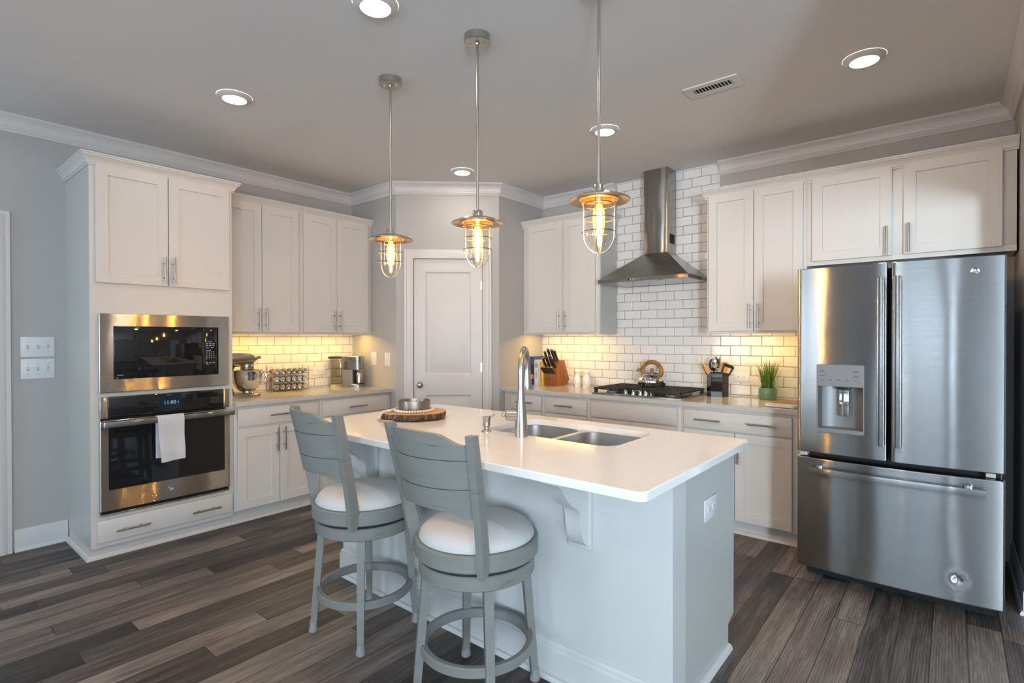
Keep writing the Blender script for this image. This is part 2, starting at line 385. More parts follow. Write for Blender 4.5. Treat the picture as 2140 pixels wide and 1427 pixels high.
    def ball(s, c, r, seg=16, rings=10):
        if isinstance(r, (int, float)): r = (r, r, r)
        vs = [(c[0], c[1], c[2] - r[2])]; fs = []
        for i in range(1, rings):
            t = -PI / 2 + PI * i / rings
            for k in range(seg):
                a = 2 * PI * k / seg
                vs.append((c[0] + r[0] * math.cos(t) * math.cos(a), c[1] + r[1] * math.cos(t) * math.sin(a), c[2] + r[2] * math.sin(t)))
        vs.append((c[0], c[1], c[2] + r[2])); L = len(vs) - 1
        for k in range(seg):
            kk = (k + 1) % seg
            fs.append([0, 1 + kk, 1 + k]); fs.append([L, L - seg + k, L - seg + kk])
            for i in range(rings - 2):
                fs.append([1 + i * seg + k, 1 + i * seg + kk, 1 + (i + 1) * seg + kk, 1 + (i + 1) * seg + k])
        return s.add(vs, fs)
    def sweep(s, path, prof, closed=False):
        """profile (offset to the right of travel, z) swept along a plan path with mitred corners"""
        n = len(path); P = [Vector((p[0], p[1])) for p in path]; vs = []; fs = []; k = len(prof)
        def nrm(a, b):
            d = (b - a).normalized(); return Vector((d.y, -d.x))
        for i in range(n):
            if closed or 0 < i < n - 1:
                n1 = nrm(P[i - 1], P[i]); n2 = nrm(P[i], P[(i + 1) % n]); m = (n1 + n2) / (1 + n1.dot(n2))
            elif i == 0: m = nrm(P[0], P[1])
            else: m = nrm(P[-2], P[-1])
            for o, z in prof: vs.append((P[i].x + m.x * o, P[i].y + m.y * o, z))
        for i in range(n if closed else n - 1):
            ii = (i + 1) % n
            for j in range(k):
                jj = (j + 1) % k; fs.append([i * k + j, ii * k + j, ii * k + jj, i * k + jj])
        if not closed: fs.append(list(range(k))); fs.append([(n - 1) * k + j for j in range(k)][::-1])
        return s.add(vs, fs)
def inset(poly, d):
    """offset a closed outline inward by d"""
    n = len(poly); P = [Vector(p[:2]) for p in poly]
    area = sum(P[i].x * P[(i + 1) % n].y - P[(i + 1) % n].x * P[i].y for i in range(n)); sg = 1 if area > 0 else -1
    out = []
    for i in range(n):
        a = (P[i] - P[i - 1]).normalized(); b = (P[(i + 1) % n] - P[i]).normalized()
        n1 = Vector((-a.y, a.x)) * sg; n2 = Vector((-b.y, b.x)) * sg; m = (n1 + n2) / max(0.3, 1 + n1.dot(n2))
        out.append((P[i].x + m.x * d, P[i].y + m.y * d))
    return out
def rrect(a0, a1, b0, b1, r=0.0, seg=5):
    if not isinstance(r, (list, tuple)) and r <= 0: return [(a0, b0), (a1, b0), (a1, b1), (a0, b1)]
    rs = r if isinstance(r, (list, tuple)) else [r] * 4
    out = []
    for (cx, cy, st), q in zip(((a0, b0, 180), (a1, b0, 270), (a1, b1, 0), (a0, b1, 90)), rs):
        sx = 1 if cx == a0 else -1; sy = 1 if cy == b0 else -1
        for k in range(seg + 1):
            a = R(st + 90 * k / seg); out.append((cx + sx * q + q * math.cos(a), cy + sy * q + q * math.sin(a)))
    return out
def root_of(o):
    while o.parent: o = o.parent
    return o
def obj(name, mb, m, parent=None, local=False, sharp=35, smooth=True, recalc=True):
    me = bpy.data.meshes.new(name)
    v = mb.v
    if parent is not None and not local:
        iv = root_of(parent).matrix_basis.inverted(); v = [iv @ Vector(p) for p in v]
    me.from_pydata(v, [], mb.f)
    ms = m if isinstance(m, (list, tuple)) else [m]
    for x in ms: me.materials.append(M[x])
    for p, i in zip(me.polygons, mb.mi): p.material_index = i
    if recalc:
        bm = bmesh.new(); bm.from_mesh(me); bmesh.ops.recalc_face_normals(bm, faces=bm.faces); bm.to_mesh(me); bm.free()
    if smooth:
        for p in me.polygons: p.use_smooth = True
        me.set_sharp_from_angle(angle=R(sharp))
    me.update()
    o = bpy.data.objects.new(name, me); COL.objects.link(o)
    if parent is not None: o.parent = parent
    return o
def thing(name, label, cat, loc=(0, 0, 0), rz=0.0, group=None):
    o = bpy.data.objects.new(name, None); COL.objects.link(o); o.empty_display_size = 0.05
    o.location = loc; o.rotation_euler = (0, 0, rz)
    o.matrix_basis = Matrix.Translation(loc) @ Matrix.Rotation(rz, 4, 'Z')
    o['label'] = label; o['category'] = cat
    if group: o['group'] = group
    return o
def tag(o, label, cat, group=None):
    o['label'] = label; o['category'] = cat
    if group: o['group'] = group
    return o
def struct(name, mb, m, parent=None, **kw):
    o = obj(name, mb, m, parent, **kw)
    if parent is None: o['kind'] = 'structure'
    return o
def dup(root, loc, rz=None, label=None):
    r = root.copy(); COL.objects.link(r); r.location = loc
    if rz is not None: r.rotation_euler = (0, 0, rz)
    if label: r['label'] = label
    def rec(a, b):
        for ch in list(a.children):
            c = ch.copy(); COL.objects.link(c); c.parent = b; rec(ch, c)
    rec(root, r)
    return r
def text_mb(mb, txt, size, T, depth=0.0006, align='CENTER'):
    cu = bpy.data.curves.new('lettering', 'FONT'); cu.body = txt; cu.size = size; cu.align_x = align; cu.align_y = 'CENTER'
    cu.resolution_u = 2; cu.extrude = depth / 2
    o = bpy.data.objects.new('lettering', cu); COL.objects.link(o)
    dg = bpy.context.evaluated_depsgraph_get(); me = bpy.data.meshes.new_from_object(o.evaluated_get(dg))
    mb.add([tuple(v.co) for v in me.vertices], [list(p.vertices) for p in me.polygons], T)
    bpy.data.objects.remove(o); bpy.data.curves.remove(cu); bpy.data.meshes.remove(me)
    return mb

# ------------------------------------------------------------------ dimensions
ZC = 2.818
XT, XB, XC, XU = 0.600, 0.636, 0.655, 0.323
YT0, YT1, YA = -3.6017, -2.7627, -1.3463
X1, X2, Y2 = 0.7065, 1.405, -0.6957
XR = 4.975
ZUB, ZUT, ZCT = 1.4144, 2.485, 0.914
XU2, XU3, XE = 2.2651, 3.2153, 3.945
A = Vector((X1, YA)); B = Vector((X2, Y2)); TD = (B - A).normalized(); ND = Vector((TD.y, -TD.x))
def FL(s, d, z): return (d, s, z)            # left run: s along y, d out of the wall
def FB(s, d, z): return (s, -d, z)           # back (range) run: s along x
def FD(s, d, z):                             # diagonal pantry wall
    p = A + TD * s + ND * d; return (p.x, p.y, z)

# ------------------------------------------------------------------ room shell
YF, XFAR = -7.6, 8.2
struct('floor', MB().box(-1.2, XFAR + 0.1, YF - 0.1, 0.1, -0.1, 0.0), 'floor')
struct('ceiling', MB().box(-1.2, XFAR + 0.1, YF - 0.1, 0.1, ZC, ZC + 0.1), 'ceil')
DOY0, DOY1, DOZ = -4.80, -3.985, 2.10        # doorway in the left wall, beside the switches
left = MB().prism([(YF, 0), (DOY0, 0), (DOY0, DOZ), (DOY1, DOZ), (DOY1, 0), (0, 0), (0, ZC), (YF, ZC)], -0.1, 0.0, T=lambda a, b, c: (c, a, b))
struct('wall_left', left, 'wall')
struct('wall_back', MB().box(0, XR + 0.1, 0, 0.1, 0, ZC), 'wall')
struct('wall_pantry_left', MB().box(0.0, X1 - 0.0, YA, YA + 0.1, 0, ZC), 'wall')
struct('wall_pantry_right', MB().box(X2 - 0.1, X2, Y2, 0, 0, ZC), 'wall')
DS0, DS1, DZ = 0.157, 0.800, 2.122           # pantry door
LD = (B - A).length
dw = MB().prism([(0, 0), (DS0, 0), (DS0, DZ), (DS1, DZ), (DS1, 0), (LD, 0), (LD, ZC), (0, ZC)], -0.1, 0.0, T=lambda a, b, c: FD(a, c, b))
struct('wall_pantry_front', dw, 'wall')
struct('wall_right', MB().prism([(0, 0), (-0.80, 0), (-0.80, 2.15), (-3.2, 2.15), (-3.2, ZC), (0, ZC)], 0, 0.11, T=lambda a, b, c: (XR + c, a, b)), 'wall')
def holes_wall(name, spans, T, lo, hi):
    struct(name, MB().prism([(lo, 0), (hi, 0), (hi, ZC), (lo, ZC)], 0, 0.1, holes=[rrect(a, b, WZ0, WZ1) for a, b, p in spans], T=T), 'wall')
holes_wall('wall_front', WIN_BACK, lambda a, b, c: (a, YF - c, b), -0.1, XFAR + 0.1)
holes_wall('wall_far_right', WIN_RIGHT, lambda a, b, c: (XFAR + c, a, b), YF - 0.1, 0.1)
struct('wall_far_back', MB().box(XR + 0.11, XFAR, 0.0, 0.1, 0, ZC), 'wall')
for i, (spans, T) in enumerate(((WIN_BACK, lambda a, b, c: (a, YF - c, b)), (WIN_RIGHT, lambda a, b, c: (XFAR + c, a, b)))):
    for j, (a, b, p) in enumerate(spans):
        fr = MB().prism(rrect(a, b, WZ0, WZ1), 0.02, 0.08, holes=[rrect(a + 0.05, (a + b) / 2 - 0.02, WZ0 + 0.05, WZ1 - 0.05), rrect((a + b) / 2 + 0.02, b - 0.05, WZ0 + 0.05, WZ1 - 0.05)], T=T)
        fr.prism(rrect(a - 0.08, b + 0.08, WZ0 - 0.08, WZ1 + 0.08), -0.018, 0.0, holes=[rrect(a, b, WZ0, WZ1)], T=T)
        w = struct('window_%d' % (i * 4 + j + 1), fr, 'trim')
        obj('pane', MB().box(a + 0.05, b - 0.05, WZ0 + 0.05, WZ1 - 0.05, 0.045, 0.05, T=T), 'pane', w)
# crown mouldings
CP = [(0, 2.712), (0.010, 2.712), (0.014, 2.722), (0.022, 2.730), (0.022, 2.742), (0.027, 2.744), (0.031, 2.762), (0.040, 2.780), (0.052, 2.794), (0.066, 2.802), (0.066, 2.806), (0.072, 2.806), (0.072, ZC - 0.0005), (0, ZC - 0.0005)]
struct('trim_1', MB().sweep([(0, -6.5), (0, YA), (X1, YA), (X2, Y2), (X2, 0), (XU2 - 0.004, 0)], CP), 'trim')
struct('trim_2', MB().sweep([(3.209, 0), (XR, 0), (XR, -3.2)], CP), 'trim')
BP = [(0, 0), (0.026, 0), (0.026, 0.010), (0.020, 0.020), (0.014, 0.022), (0.014, 0.112), (0.011, 0.120), (0.009, 0.128), (0.005, 0.140), (0, 0.142)]
struct('baseboard_left', MB().sweep([(0, -3.875), (0, YT0 - 0.003)], BP), 'trim')
struct('baseboard_right', MB().sweep([(XR, -0.05), (XR, -0.80), (XR + 0.11, -0.80)], BP), 'trim')
# hallway door and casing at the far left
CAS = [(0, 0), (0, 0.012), (0.02, 0.014), (0.03, 0.019), (0.06, 0.021), (0.068, 0.016), (0.078, 0.018), (0.088, 0.018), (0.092, 0.0)]
def casing(mb, s0, s1, z1, T, w=1.0):
    """three sided door casing around the opening s0..s1, height z1"""
    path = [(s0, 0), (s0, z1), (s1, z1), (s1, 0)]
    vs = []; fs = []; k = len(CAS)
    mit = [(-1, 0), (-1, 1), (1, 1), (1, 0)]
    for (a, b), (ma, mb_) in zip(path, mit):
        for o, t in CAS: vs.append((a + ma * o * w, b + mb_ * o * w, t))
    for i in range(3):
        for j in range(k):
            jj = (j + 1) % k; fs.append([i * k + j, (i + 1) * k + j, (i + 1) * k + jj, i * k + jj])
    fs.append(list(range(k))); fs.append([3 * k + j for j in range(k)])
    return mb.add(vs, fs, T)
struct('trim_3', casing(MB(), DOY0, DOY1, DOZ, lambda a, b, c: (c, a, b), 1.13), 'trim')
struct('door_2', MB().box(DOY0 + 0.003, DOY1 - 0.003, -0.07, -0.03, 0.008, DOZ - 0.003, T=lambda a, b, c: FL(a, b, c), bev=0.003), 'hall')
# pantry door
struct('trim_4', casing(MB(), DS0, DS1, DZ, lambda a, b, c: FD(a, c, b), 0.92), 'trim')
dmb = MB()
dz0, dz1, da0, da1 = 0.012, DZ - 0.004, DS0 + 0.004, DS1 - 0.004
pan = [(0.268, 0.692, 1.040, 2.000), (0.268, 0.692, 0.22, 0.850)]
dmb.prism(rrect(da0, da1, dz0, dz1), -0.047, -0.012, holes=[rrect(*p) for p in pan], T=lambda a, b, c: FD(a, c, b))
for a0, a1, b0, b1 in pan:                  # raised panel with sloping bevel
    lp = [(0.0, -0.012), (0.014, -0.024), (0.018, -0.024), (0.046, -0.015)]
    vs = []; fs = []
    for o, c in lp: vs += [(a0 + o, b0 + o, c), (a1 - o, b0 + o, c), (a1 - o, b1 - o, c), (a0 + o, b1 - o, c)]
    for k in range(len(lp) - 1):
        for i in range(4):
            j = (i + 1) % 4; fs.append([k * 4 + i, k * 4 + j, k * 4 + 4 + j, k * 4 + 4 + i])
    n = len(vs); fs.append([n - 4, n - 3, n - 2, n - 1])
    dmb.add(vs, fs, T=lambda a, b, c: FD(a, c, b))
door1 = struct('door_1', dmb, 'trim', recalc=True)
kb = MB().lathe([(0.0, 0.062), (0.015, 0.061), (0.026, 0.052), (0.028, 0.042), (0.022, 0.030), (0.010, 0.024), (0.010, 0.008), (0.026, 0.006), (0.028, 0.0)], T=lambda a, b, c: FD(0.216 + a, -0.012 + c, 0.948 + b))
obj('door_knob', kb, 'pull', door1)
for hz in (1.876, 1.105, 0.30):
    h = MB(); T = lambda a, b, c: FD(DS1 + a, -0.008 + b, hz + c)
    h.cyl(FD(DS1, -0.004, hz - 0.048), FD(DS1, -0.004, hz + 0.048), 0.006, 10)
    h.box(-0.02, 0.004, -0.006, 0.0, -0.045, 0.045, T=T)
    obj('hinge', h, 'pull', door1)
# tiled splashbacks
tb = [(X2, ZCT), (XE + 0.03, ZCT), (XE + 0.03, ZUB + 0.01), (3.210, ZUB + 0.01), (3.210, ZC - 0.001), (2.262, ZC - 0.001), (2.262, ZUB + 0.01), (X2, ZUB + 0.01)]
struct('wall_backsplash_back', MB().prism(tb, 0.0, 0.007, T=lambda a, b, c: (a, -c, b)), 'tile_back', smooth=False)
struct('trim_5', MB().sweep([(2.262, -0.007), (3.210, -0.007)], [(0, ZC - 0.014), (0.008, ZC - 0.012), (0.010, ZC - 0.001), (0, ZC - 0.001)]), 'trim')
struct('wall_backsplash_left', MB().box(YT1, YA, 0.0, 0.007, ZCT, ZUB + 0.01, T=FL), 'tile_left', smooth=False)

# ------------------------------------------------------------------ cabinets
def shaker(mb, s0, s1, z0, z1, d0, T, th=0.02, fw=0.062, rec=0.009, bev=0.002):
    L = [(0, d0), (0, d0 + th - bev), (bev, d0 + th), (fw, d0 + th), (fw + 0.002, d0 + th - rec), (fw + 0.004, d0 + th - rec)]
    vs = []; fs = []
    for o, d in L: vs += [(s0 + o, d, z0 + o), (s1 - o, d, z0 + o), (s1 - o, d, z1 - o), (s0 + o, d, z1 - o)]
    for k in range(len(L) - 1):
        for i in range(4):
            j = (i + 1) % 4; fs.append([k * 4 + i, k * 4 + j, k * 4 + 4 + j, k * 4 + 4 + i])
    n = len(vs); fs.append([n - 4, n - 3, n - 2, n - 1]); fs.append([3, 2, 1, 0])
    return mb.add(vs, fs, T)
def pull(s, z, d, T, vertical=True, L=0.182):
    mb = MB(); out = 0.034; h = L / 2; q = 0.048
    f = (lambda t, o: T(s, d + o, z + t)) if vertical else (lambda t, o: T(s + t, d + o, z))
    mb.cyl(f(-h, out), f(h, out), 0.006, 12)
    for t in (-q, q): mb.cyl(f(t, 0), f(t, out), 0.0045, 10)
    return mb
CC = [(0.0, -0.036), (0.008, -0.036), (0.010, -0.026), (0.016, -0.024), (0.018, -0.014), (0.030, 0.006), (0.044, 0.018), (0.044, 0.024), (0.050, 0.026), (0.050, 0.036), (0.0, 0.036)]
def crown(path, z): return MB().sweep(path, [(o, z + h) for o, h in CC])
def cabinet(name, label, T, s0, s1, z0, z1, d, doors=(), drawers=(), toe=0.0, body=None, group=None, top=None):
    lip = z0 > 1.3
    c = T((s0 + s1) / 2, d / 2, z0)
    t = thing(name, label, 'cabinet', (c[0], c[1], z0 if toe == 0 else 0.0), 0, group)
    mb = body or MB().box(s0, s1, 0.001, d, z0 + (0.034 if lip else 0.0), z1, T=T, bev=0.0015)
    if lip:
        mb.box(s0, s1, d - 0.02, d, z0, z0 + 0.034, T=T)
        for a in (s0, s1 - 0.018): mb.box(a, a + 0.018, 0.001, d - 0.02, z0, z0 + 0.034, T=T)
    if toe: mb.box(s0, s1, 0.001, d - 0.06, 0.0, z0 + 0.005, T=T)
    obj('cabinet_body', mb, 'cab', t)
    if top: obj('crown', crown(top, 2.484), 'cab', t)
    for (a, b, c0, c1, hs, hz) in doors:
        o = obj('door', shaker(MB(), a, b, c0, c1, d + 0.001, T), 'cab', t)
        if hs is not None: obj('handle', pull(hs, hz, d + 0.021, T), 'pull', o)
    for (a, b, c0, c1, hs, hz) in drawers:
        o = obj('drawer', MB().box(a, b, d + 0.001, d + 0.021, c0, c1, T=T, bev=0.004), 'cab', t)
        for h in hs: obj('handle', pull(h, hz, d + 0.021, T, False), 'pull', o)
    return t
# tall oven tower (frame with openings for the two appliances)
body = MB()
MY0, MY1, MZ0, MZ1 = -3.553, -2.812, 1.062, 1.528
OY0, OY1, OZ0, OZ1 = -3.553, -2.812, 0.300, 1.010
body.prism([(YT0, 0.0816), (YT1, 0.0816), (YT1, 2.485), (YT0, 2.485)], XT - 0.02, XT, holes=[rrect(MY0, MY1, MZ0, MZ1), rrect(OY0, OY1, OZ0, OZ1)], T=lambda a, b, c: (c, a, b))
body.box(YT1 - 0.018, YT1, 0.001, XT - 0.02, 0.0816, 2.485, T=FL)
body.box(YT0 + 0.018, YT1 - 0.018, 0.001, XT - 0.02, 2.467, 2.485, T=FL).box(YT0 + 0.018, YT1 - 0.018, 0.001, XT - 0.02, 0.0816, 0.10, T=FL)
body.box(YT0 + 0.018, YT1 - 0.018, 0.001, 0.012, 0.1, 2.467, T=FL)
body.box(YT0 + 0.018, YT1 - 0.018, 0.012, XT - 0.02, 1.015, 1.055, T=FL)
body.box(YT0 + 0.018, YT1 - 0.018, 0.012, XT - 0.02, 0.27, 0.296, T=FL)
body.box(YT0 + 0.004, YT1, 0.001, XT - 0.05, 0.0, 0.0822, T=FL)
tower = cabinet('oven_cabinet', 'tall white cabinet tower housing the microwave and wall oven', FL, YT0, YT1, 0.0816, 2.485, XT,
    doors=[(-3.572, -3.181, 1.732, 2.464, -3.206, 1.834), (-3.176, -2.786, 1.732, 2.464, -3.152, 1.834)],
    drawers=[(-3.573, -2.775, 0.113, 0.250, (-3.395, -2.957), 0.176)], body=body)
tower.location.z = 0
for ch in tower.children_recursive:
    for v in ch.data.vertices: v.co.z += 0.0816
tower.matrix_basis = Matrix.Translation(tower.location)
sm = MB().sweep([(0.03, YT0 + 0.0035), (XT - 0.0495, YT0 + 0.0035), (XT - 0.0495, YT1)], [(0, 0), (0.022, 0), (0.022, 0.008), (0.016, 0.022), (0.004, 0.030), (0, 0.030)])
obj('shoe_moulding', sm, 'cab', tower)
obj('side_panel', MB().box(YT0, YT0 + 0.018, 0.001, XT - 0.02, 0.0816, 2.485, T=FL), 'panel', tower)
obj('crown', crown([(0.003, YT0), (XT, YT0), (XT, YT1), (0.335, YT1)], 2.487), 'cab', tower)
# left wall cabinets
cabinet('wall_cabinet', 'white two-door wall cabinet above the stand mixer', FL, YT1 + 0.001, -2.0795, ZUB, ZUT, XU,
    doors=[(-2.74, -2.4205, 1.432, 2.470, -2.453, 1.540), (-2.4165, -2.104, 1.432, 2.470, -2.393, 1.540)], top=[(XU, YT1 + 0.052), (XU, -2.0795)], group='white wall cabinets')
cabinet('wall_cabinet', 'white two-door wall cabinet above the coffee maker', FL, -2.0785, YA - 0.002, ZUB, ZUT, XU,
    doors=[(-2.055, -1.7325, 1.432, 2.470, -1.770, 1.540), (-1.7285, -1.394, 1.432, 2.470, -1.712, 1.540)], top=[(XU, -2.0785), (XU, YA - 0.002)], group='white wall cabinets')
# back wall cabinets
cabinet('wall_cabinet', 'white two-door wall cabinet above the knife block', FB, X2 + 0.002, XU2, ZUB, ZUT, XU,
    doors=[(1.480, 1.882, 1.432, 2.470, 1.848, 1.540), (1.886, 2.228, 1.432, 2.470, 1.922, 1.540)], top=[(X2 + 0.002, -XU), (XU2, -XU), (XU2, -0.008)], group='white wall cabinets')
cabinet('wall_cabinet', 'white two-door wall cabinet between range hood and refrigerator', FB, XU3, 3.9045, ZUB, ZUT, XU,
    doors=[(3.233, 3.5596, 1.432, 2.470, 3.539, 1.540), (3.5636, 3.8842, 1.432, 2.470, 3.600, 1.540)], top=[(XU3, -0.002), (XU3, -XU), (3.9045, -XU)], group='white wall cabinets')
cabinet('wall_cabinet', 'short wide white cabinet mounted over the refrigerator', FB, 3.9055, XR - 0.012, 1.8764, ZUT, XU,
    doors=[(3.9387, 4.3867, 1.904, 2.470, 4.360, 1.997), (4.4458, 4.9025, 1.904, 2.470, 4.474, 2.003)], top=[(3.9055, -XU), (XR - 0.004, -XU)], group='white wall cabinets')
for o in COL.objects:
    if o.get('label', '').endswith('cabinet above the knife block'):
        obj('side_panel', MB().box(XU2 + 0.0002, XU2 + 0.0022, 0.0085, XU - 0.021, ZUB, ZUT - 0.04, T=FB), 'panel', o)
# base cabinets, left run
DB = XB - 0.02
cabinet('base_cabinet', 'white base cabinet under the stand mixer, next to oven tower', FL, YT1 + 0.001, -2.0725, 0.10, 0.8815, DB,
    doors=[(-2.741, -2.4263, 0.111, 0.709, -2.453, 0.603), (-2.4223, -2.094, 0.111, 0.709, -2.393, 0.603)],
    drawers=[(-2.741, -2.094, 0.726, 0.858, (-2.421,), 0.796)], toe=0.06, group='white base cabinets')
cabinet('base_cabinet', 'white base cabinet under the coffee maker, by pantry wall', FL, -2.0715, YA - 0.002, 0.10, 0.8815, DB,
    doors=[(-2.051, -1.7225, 0.111, 0.709, -1.750, 0.603), (-1.7185, -1.385, 0.111, 0.709, -1.690, 0.603)],
    drawers=[(-2.051, -1.385, 0.726, 0.858, (-1.728,), 0.788)], toe=0.06, group='white base cabinets')
SH = [(0, 0), (0.018, 0), (0.018, 0.006), (0.012, 0.018), (0, 0.024)]
struct('trim_6', MB().sweep([(DB - 0.059, YT1 + 0.002), (DB - 0.059, YA - 0.004)], SH), 'cab')
# base cabinets, back run
cabinet('base_cabinet', 'narrow white base cabinet beside the pantry wall, below the books', FB, X2 + 0.002, 1.8725, 0.10, 0.8815, DB,
    doors=[(1.496, 1.850, 0.111, 0.717, 1.82, 0.603)], drawers=[(1.496, 1.850, 0.726, 0.858, (1.671,), 0.796)], toe=0.06, group='white base cabinets')
cabinet('base_cabinet', 'white base cabinet below the salt and pepper shakers', FB, 1.8735, 2.342, 0.10, 0.8815, DB,
    doors=[(1.895, 2.319, 0.111, 0.717, 2.29, 0.603)], drawers=[(1.895, 2.319, 0.726, 0.858, (2.106,), 0.796)], toe=0.06, group='white base cabinets')
cabinet('base_cabinet', 'white base cabinet with plain false front under the gas cooktop', FB, 2.343, 3.129, 0.10, 0.8815, DB,
    doors=[(2.366, 2.735, 0.111, 0.717, 2.71, 0.603), (2.739, 3.103, 0.111, 0.717, 2.765, 0.603)], drawers=[(2.366, 3.103, 0.726, 0.858, (), 0.796)], toe=0.06, group='white base cabinets')
cabinet('base_cabinet', 'white base cabinet with wide two-pull drawer beside the refrigerator', FB, 3.130, XE, 0.10, 0.8815, DB,
    doors=[(3.156, 3.516, 0.111, 0.717, 3.485, 0.603), (3.520, 3.8803, 0.111, 0.717, 3.55, 0.603)], drawers=[(3.156, 3.8803, 0.726, 0.858, (3.336, 3.701), 0.794)], toe=0.06, group='white base cabinets')
struct('trim_7', MB().sweep([(X2 + 0.004, -(DB - 0.059)), (XE, -(DB - 0.059))], SH), 'cab')
# perimeter worktops
def worktop(outline, holes=(), z0=0.882, z1=ZCT, ch=0.003): return MB().prism(outline, z0, z1, holes=holes, ch=ch)
tag(obj('countertop', worktop([(0.008, YT1 + 0.002), (XC, YT1 + 0.002), (XC, YA - 0.001), (0.008, YA - 0.001)]), 'counter2'), 'glossy taupe quartz countertop along the left wall', 'countertop')
tag(obj('countertop', worktop([(X2 + 0.001, -0.008), (X2 + 0.001, -XC), (XE, -XC), (XE, -0.008)]), 'counter2'), 'glossy taupe quartz countertop along the range wall', 'countertop')

# ------------------------------------------------------------------ under-cabinet lights
def led(label, T, s0, s1, d):
    t = thing('under_cabinet_light', label, 'light', T((s0 + s1) / 2, d, ZUB + 0.014), 0, 'under-cabinet light bars')
    obj('housing', MB().box(s0, s1, d - 0.018, d + 0.018, ZUB + 0.018, ZUB + 0.0335, T=T, bev=0.002), 'plate', t)
    obj('diffuser', MB().box(s0 + 0.01, s1 - 0.01, d - 0.013, d + 0.013, ZUB + 0.014, ZUB + 0.0182, T=T), 'led', t)
led('lit light bar hidden under the wall cabinet above the stand mixer', FL, YT1 + 0.06, -2.12, 0.235)
led('lit light bar hidden under the wall cabinet above the coffee maker', FL, -2.04, YA - 0.06, 0.235)
led('lit light bar hidden under the cabinet above the knife block', FB, X2 + 0.08, XU2 - 0.10, 0.235)
led('lit light bar hidden under the cabinet left of the refrigerator', FB, XU3 + 0.08, 3.86, 0.235)

# ------------------------------------------------------------------ microwave
def badge(mb, c, T, r=0.015):
    mb.lathe([(r, 0), (r, 0.0016), (r - 0.002, 0.0022), (r - 0.0035, 0.0012), (0, 0.0012)], T=lambda a, b, z: T(c[0] + a, z, c[1] + b), seg=28)
    return mb
mw = thing('microwave', 'built-in black-glass microwave with wide stainless trim above the oven', 'microwave', (XT, -3.18, 1.044))
TX = lambda a, b, c: (c, a, b)
f = MB().prism(rrect(-3.563, -2.799, 1.044, 1.540, 0.004), XT + 0.001, 0.631, holes=[rrect(-3.491, -2.871, 1.127, 1.461)], T=TX, ch=0.003)
obj('trim_frame', f, 'steelwarm', mw)
obj('cavity_case', MB().box(MY0 + 0.01, MY1 - 0.01, 0.12, 0.600, MZ0 + 0.01, MZ1 - 0.01, T=FL), 'black', mw)
obj('door', MB().box(-3.488, -2.975, 0.602, 0.626, 1.131, 1.457, T=FL, bev=0.003), 'blackgloss', mw)
cp = obj('control_panel', MB().box(-2.972, -2.875, 0.602, 0.626, 1.131, 1.457, T=FL, bev=0.003), 'blackgloss', mw)
obj('display', MB().box(-2.951, -2.898, 0.6262, 0.6272, 1.374, 1.398, T=FL), 'dark', cp)
def key(*q): obj('key', MB().box(*q, T=FL), 'markw', cp)
for zz in (1.345, 1.332):
    for yy in (-2.946, -2.924, -2.903): key(yy - 0.007, yy + 0.007, 0.6262, 0.6268, zz - 0.003, zz + 0.003)
for zz in (1.318,):
    for yy in (-2.943, -2.908): key(yy - 0.009, yy + 0.009, 0.6262, 0.6268, zz - 0.0015, zz + 0.0015)
key(-2.945, -2.912, 0.6262, 0.6268, 1.357, 1.360); key(-2.948, -2.92, 0.6262, 0.6268, 1.298, 1.301)
for r_, zz in enumerate((1.287, 1.273, 1.259, 1.245)):
    for yy in (-2.946, -2.930, -2.914, -2.900): key(yy - 0.0022, yy + 0.0022, 0.6262, 0.6268, zz - 0.0035, zz + 0.0035)
for yy in (-2.946, -2.922, -2.899): key(yy - 0.006, yy + 0.006, 0.6262, 0.6268, 1.208, 1.213)
key(-2.952, -2.935, 0.6262, 0.6268, 1.199, 1.203)
mk = MB(); mk.box(-3.470, -3.438, 0.6262, 0.6268, 1.150, 1.1535, T=FL); mk.box(-3.480, -3.464, 0.6262, 0.6268, 1.1335, 1.136, T=FL)
obj('door_print', mk, 'markw', mw)

# ------------------------------------------------------------------ wall oven
ov = thing('wall_oven', 'stainless wall oven with black glass door below the microwave', 'oven', (XT, -3.18, 0.281))
obj('oven_case', MB().box(OY0 + 0.01, OY1 - 0.01, 0.05, 0.600, OZ0 + 0.006, OZ1 - 0.006, T=FL), 'black', ov)
cp = obj('control_panel', MB().box(-3.519, -2.841, XT + 0.001, 0.634, 0.884, 1.0185, T=FL, bev=0.002), 'blackgloss', ov)
for a, b in ((-3.563, -3.520), (-2.840, -2.799)): obj('end_cap', MB().box(a, b, XT + 0.001, 0.634, 0.884, 1.0185, T=FL, bev=0.003), 'steelwarm', ov)
obj('screen', MB().box(-3.248, -3.105, 0.6342, 0.6352, 0.912, 0.998, T=FL), 'screen', cp)
TT = lambda u, v, w: (0.6356 + w, -3.181 + u, 0.954 + v)
ck = text_mb(MB(), '11:00', 0.034, TT); ck.box(-3.133, -3.130, 0.6353, 0.6357, 0.945, 0.963, T=FL)
obj('clock_digits', ck, 'clock', cp, smooth=False, recalc=False)
obj('panel_print', MB().box(-3.200, -3.170, 0.6342, 0.6346, 1.004, 1.006, T=FL), 'markw', cp)
dr = obj('oven_door', MB().prism(rrect(-3.563, -2.799, 0.309, 0.872, 0.004), XT + 0.002, 0.640, holes=[rrect(-3.521, -2.834, 0.437, 0.846)], T=TX, ch=0.003), 'steelwarm', ov)
obj('window_glass', MB().box(-3.522, -2.833, 0.606, 0.637, 0.436, 0.847, T=FL), 'blackgloss', dr)
hb = MB().box(-3.558, -2.788, 0.682, 0.706, 0.834, 0.872, T=FL, bev=0.006)
for a, b in ((-3.556, -3.528), (-2.818, -2.790)): hb.box(a, b, 0.640, 0.690, 0.838, 0.868, T=FL, bev=0.004)
obj('handle', hb, 'steel', dr)
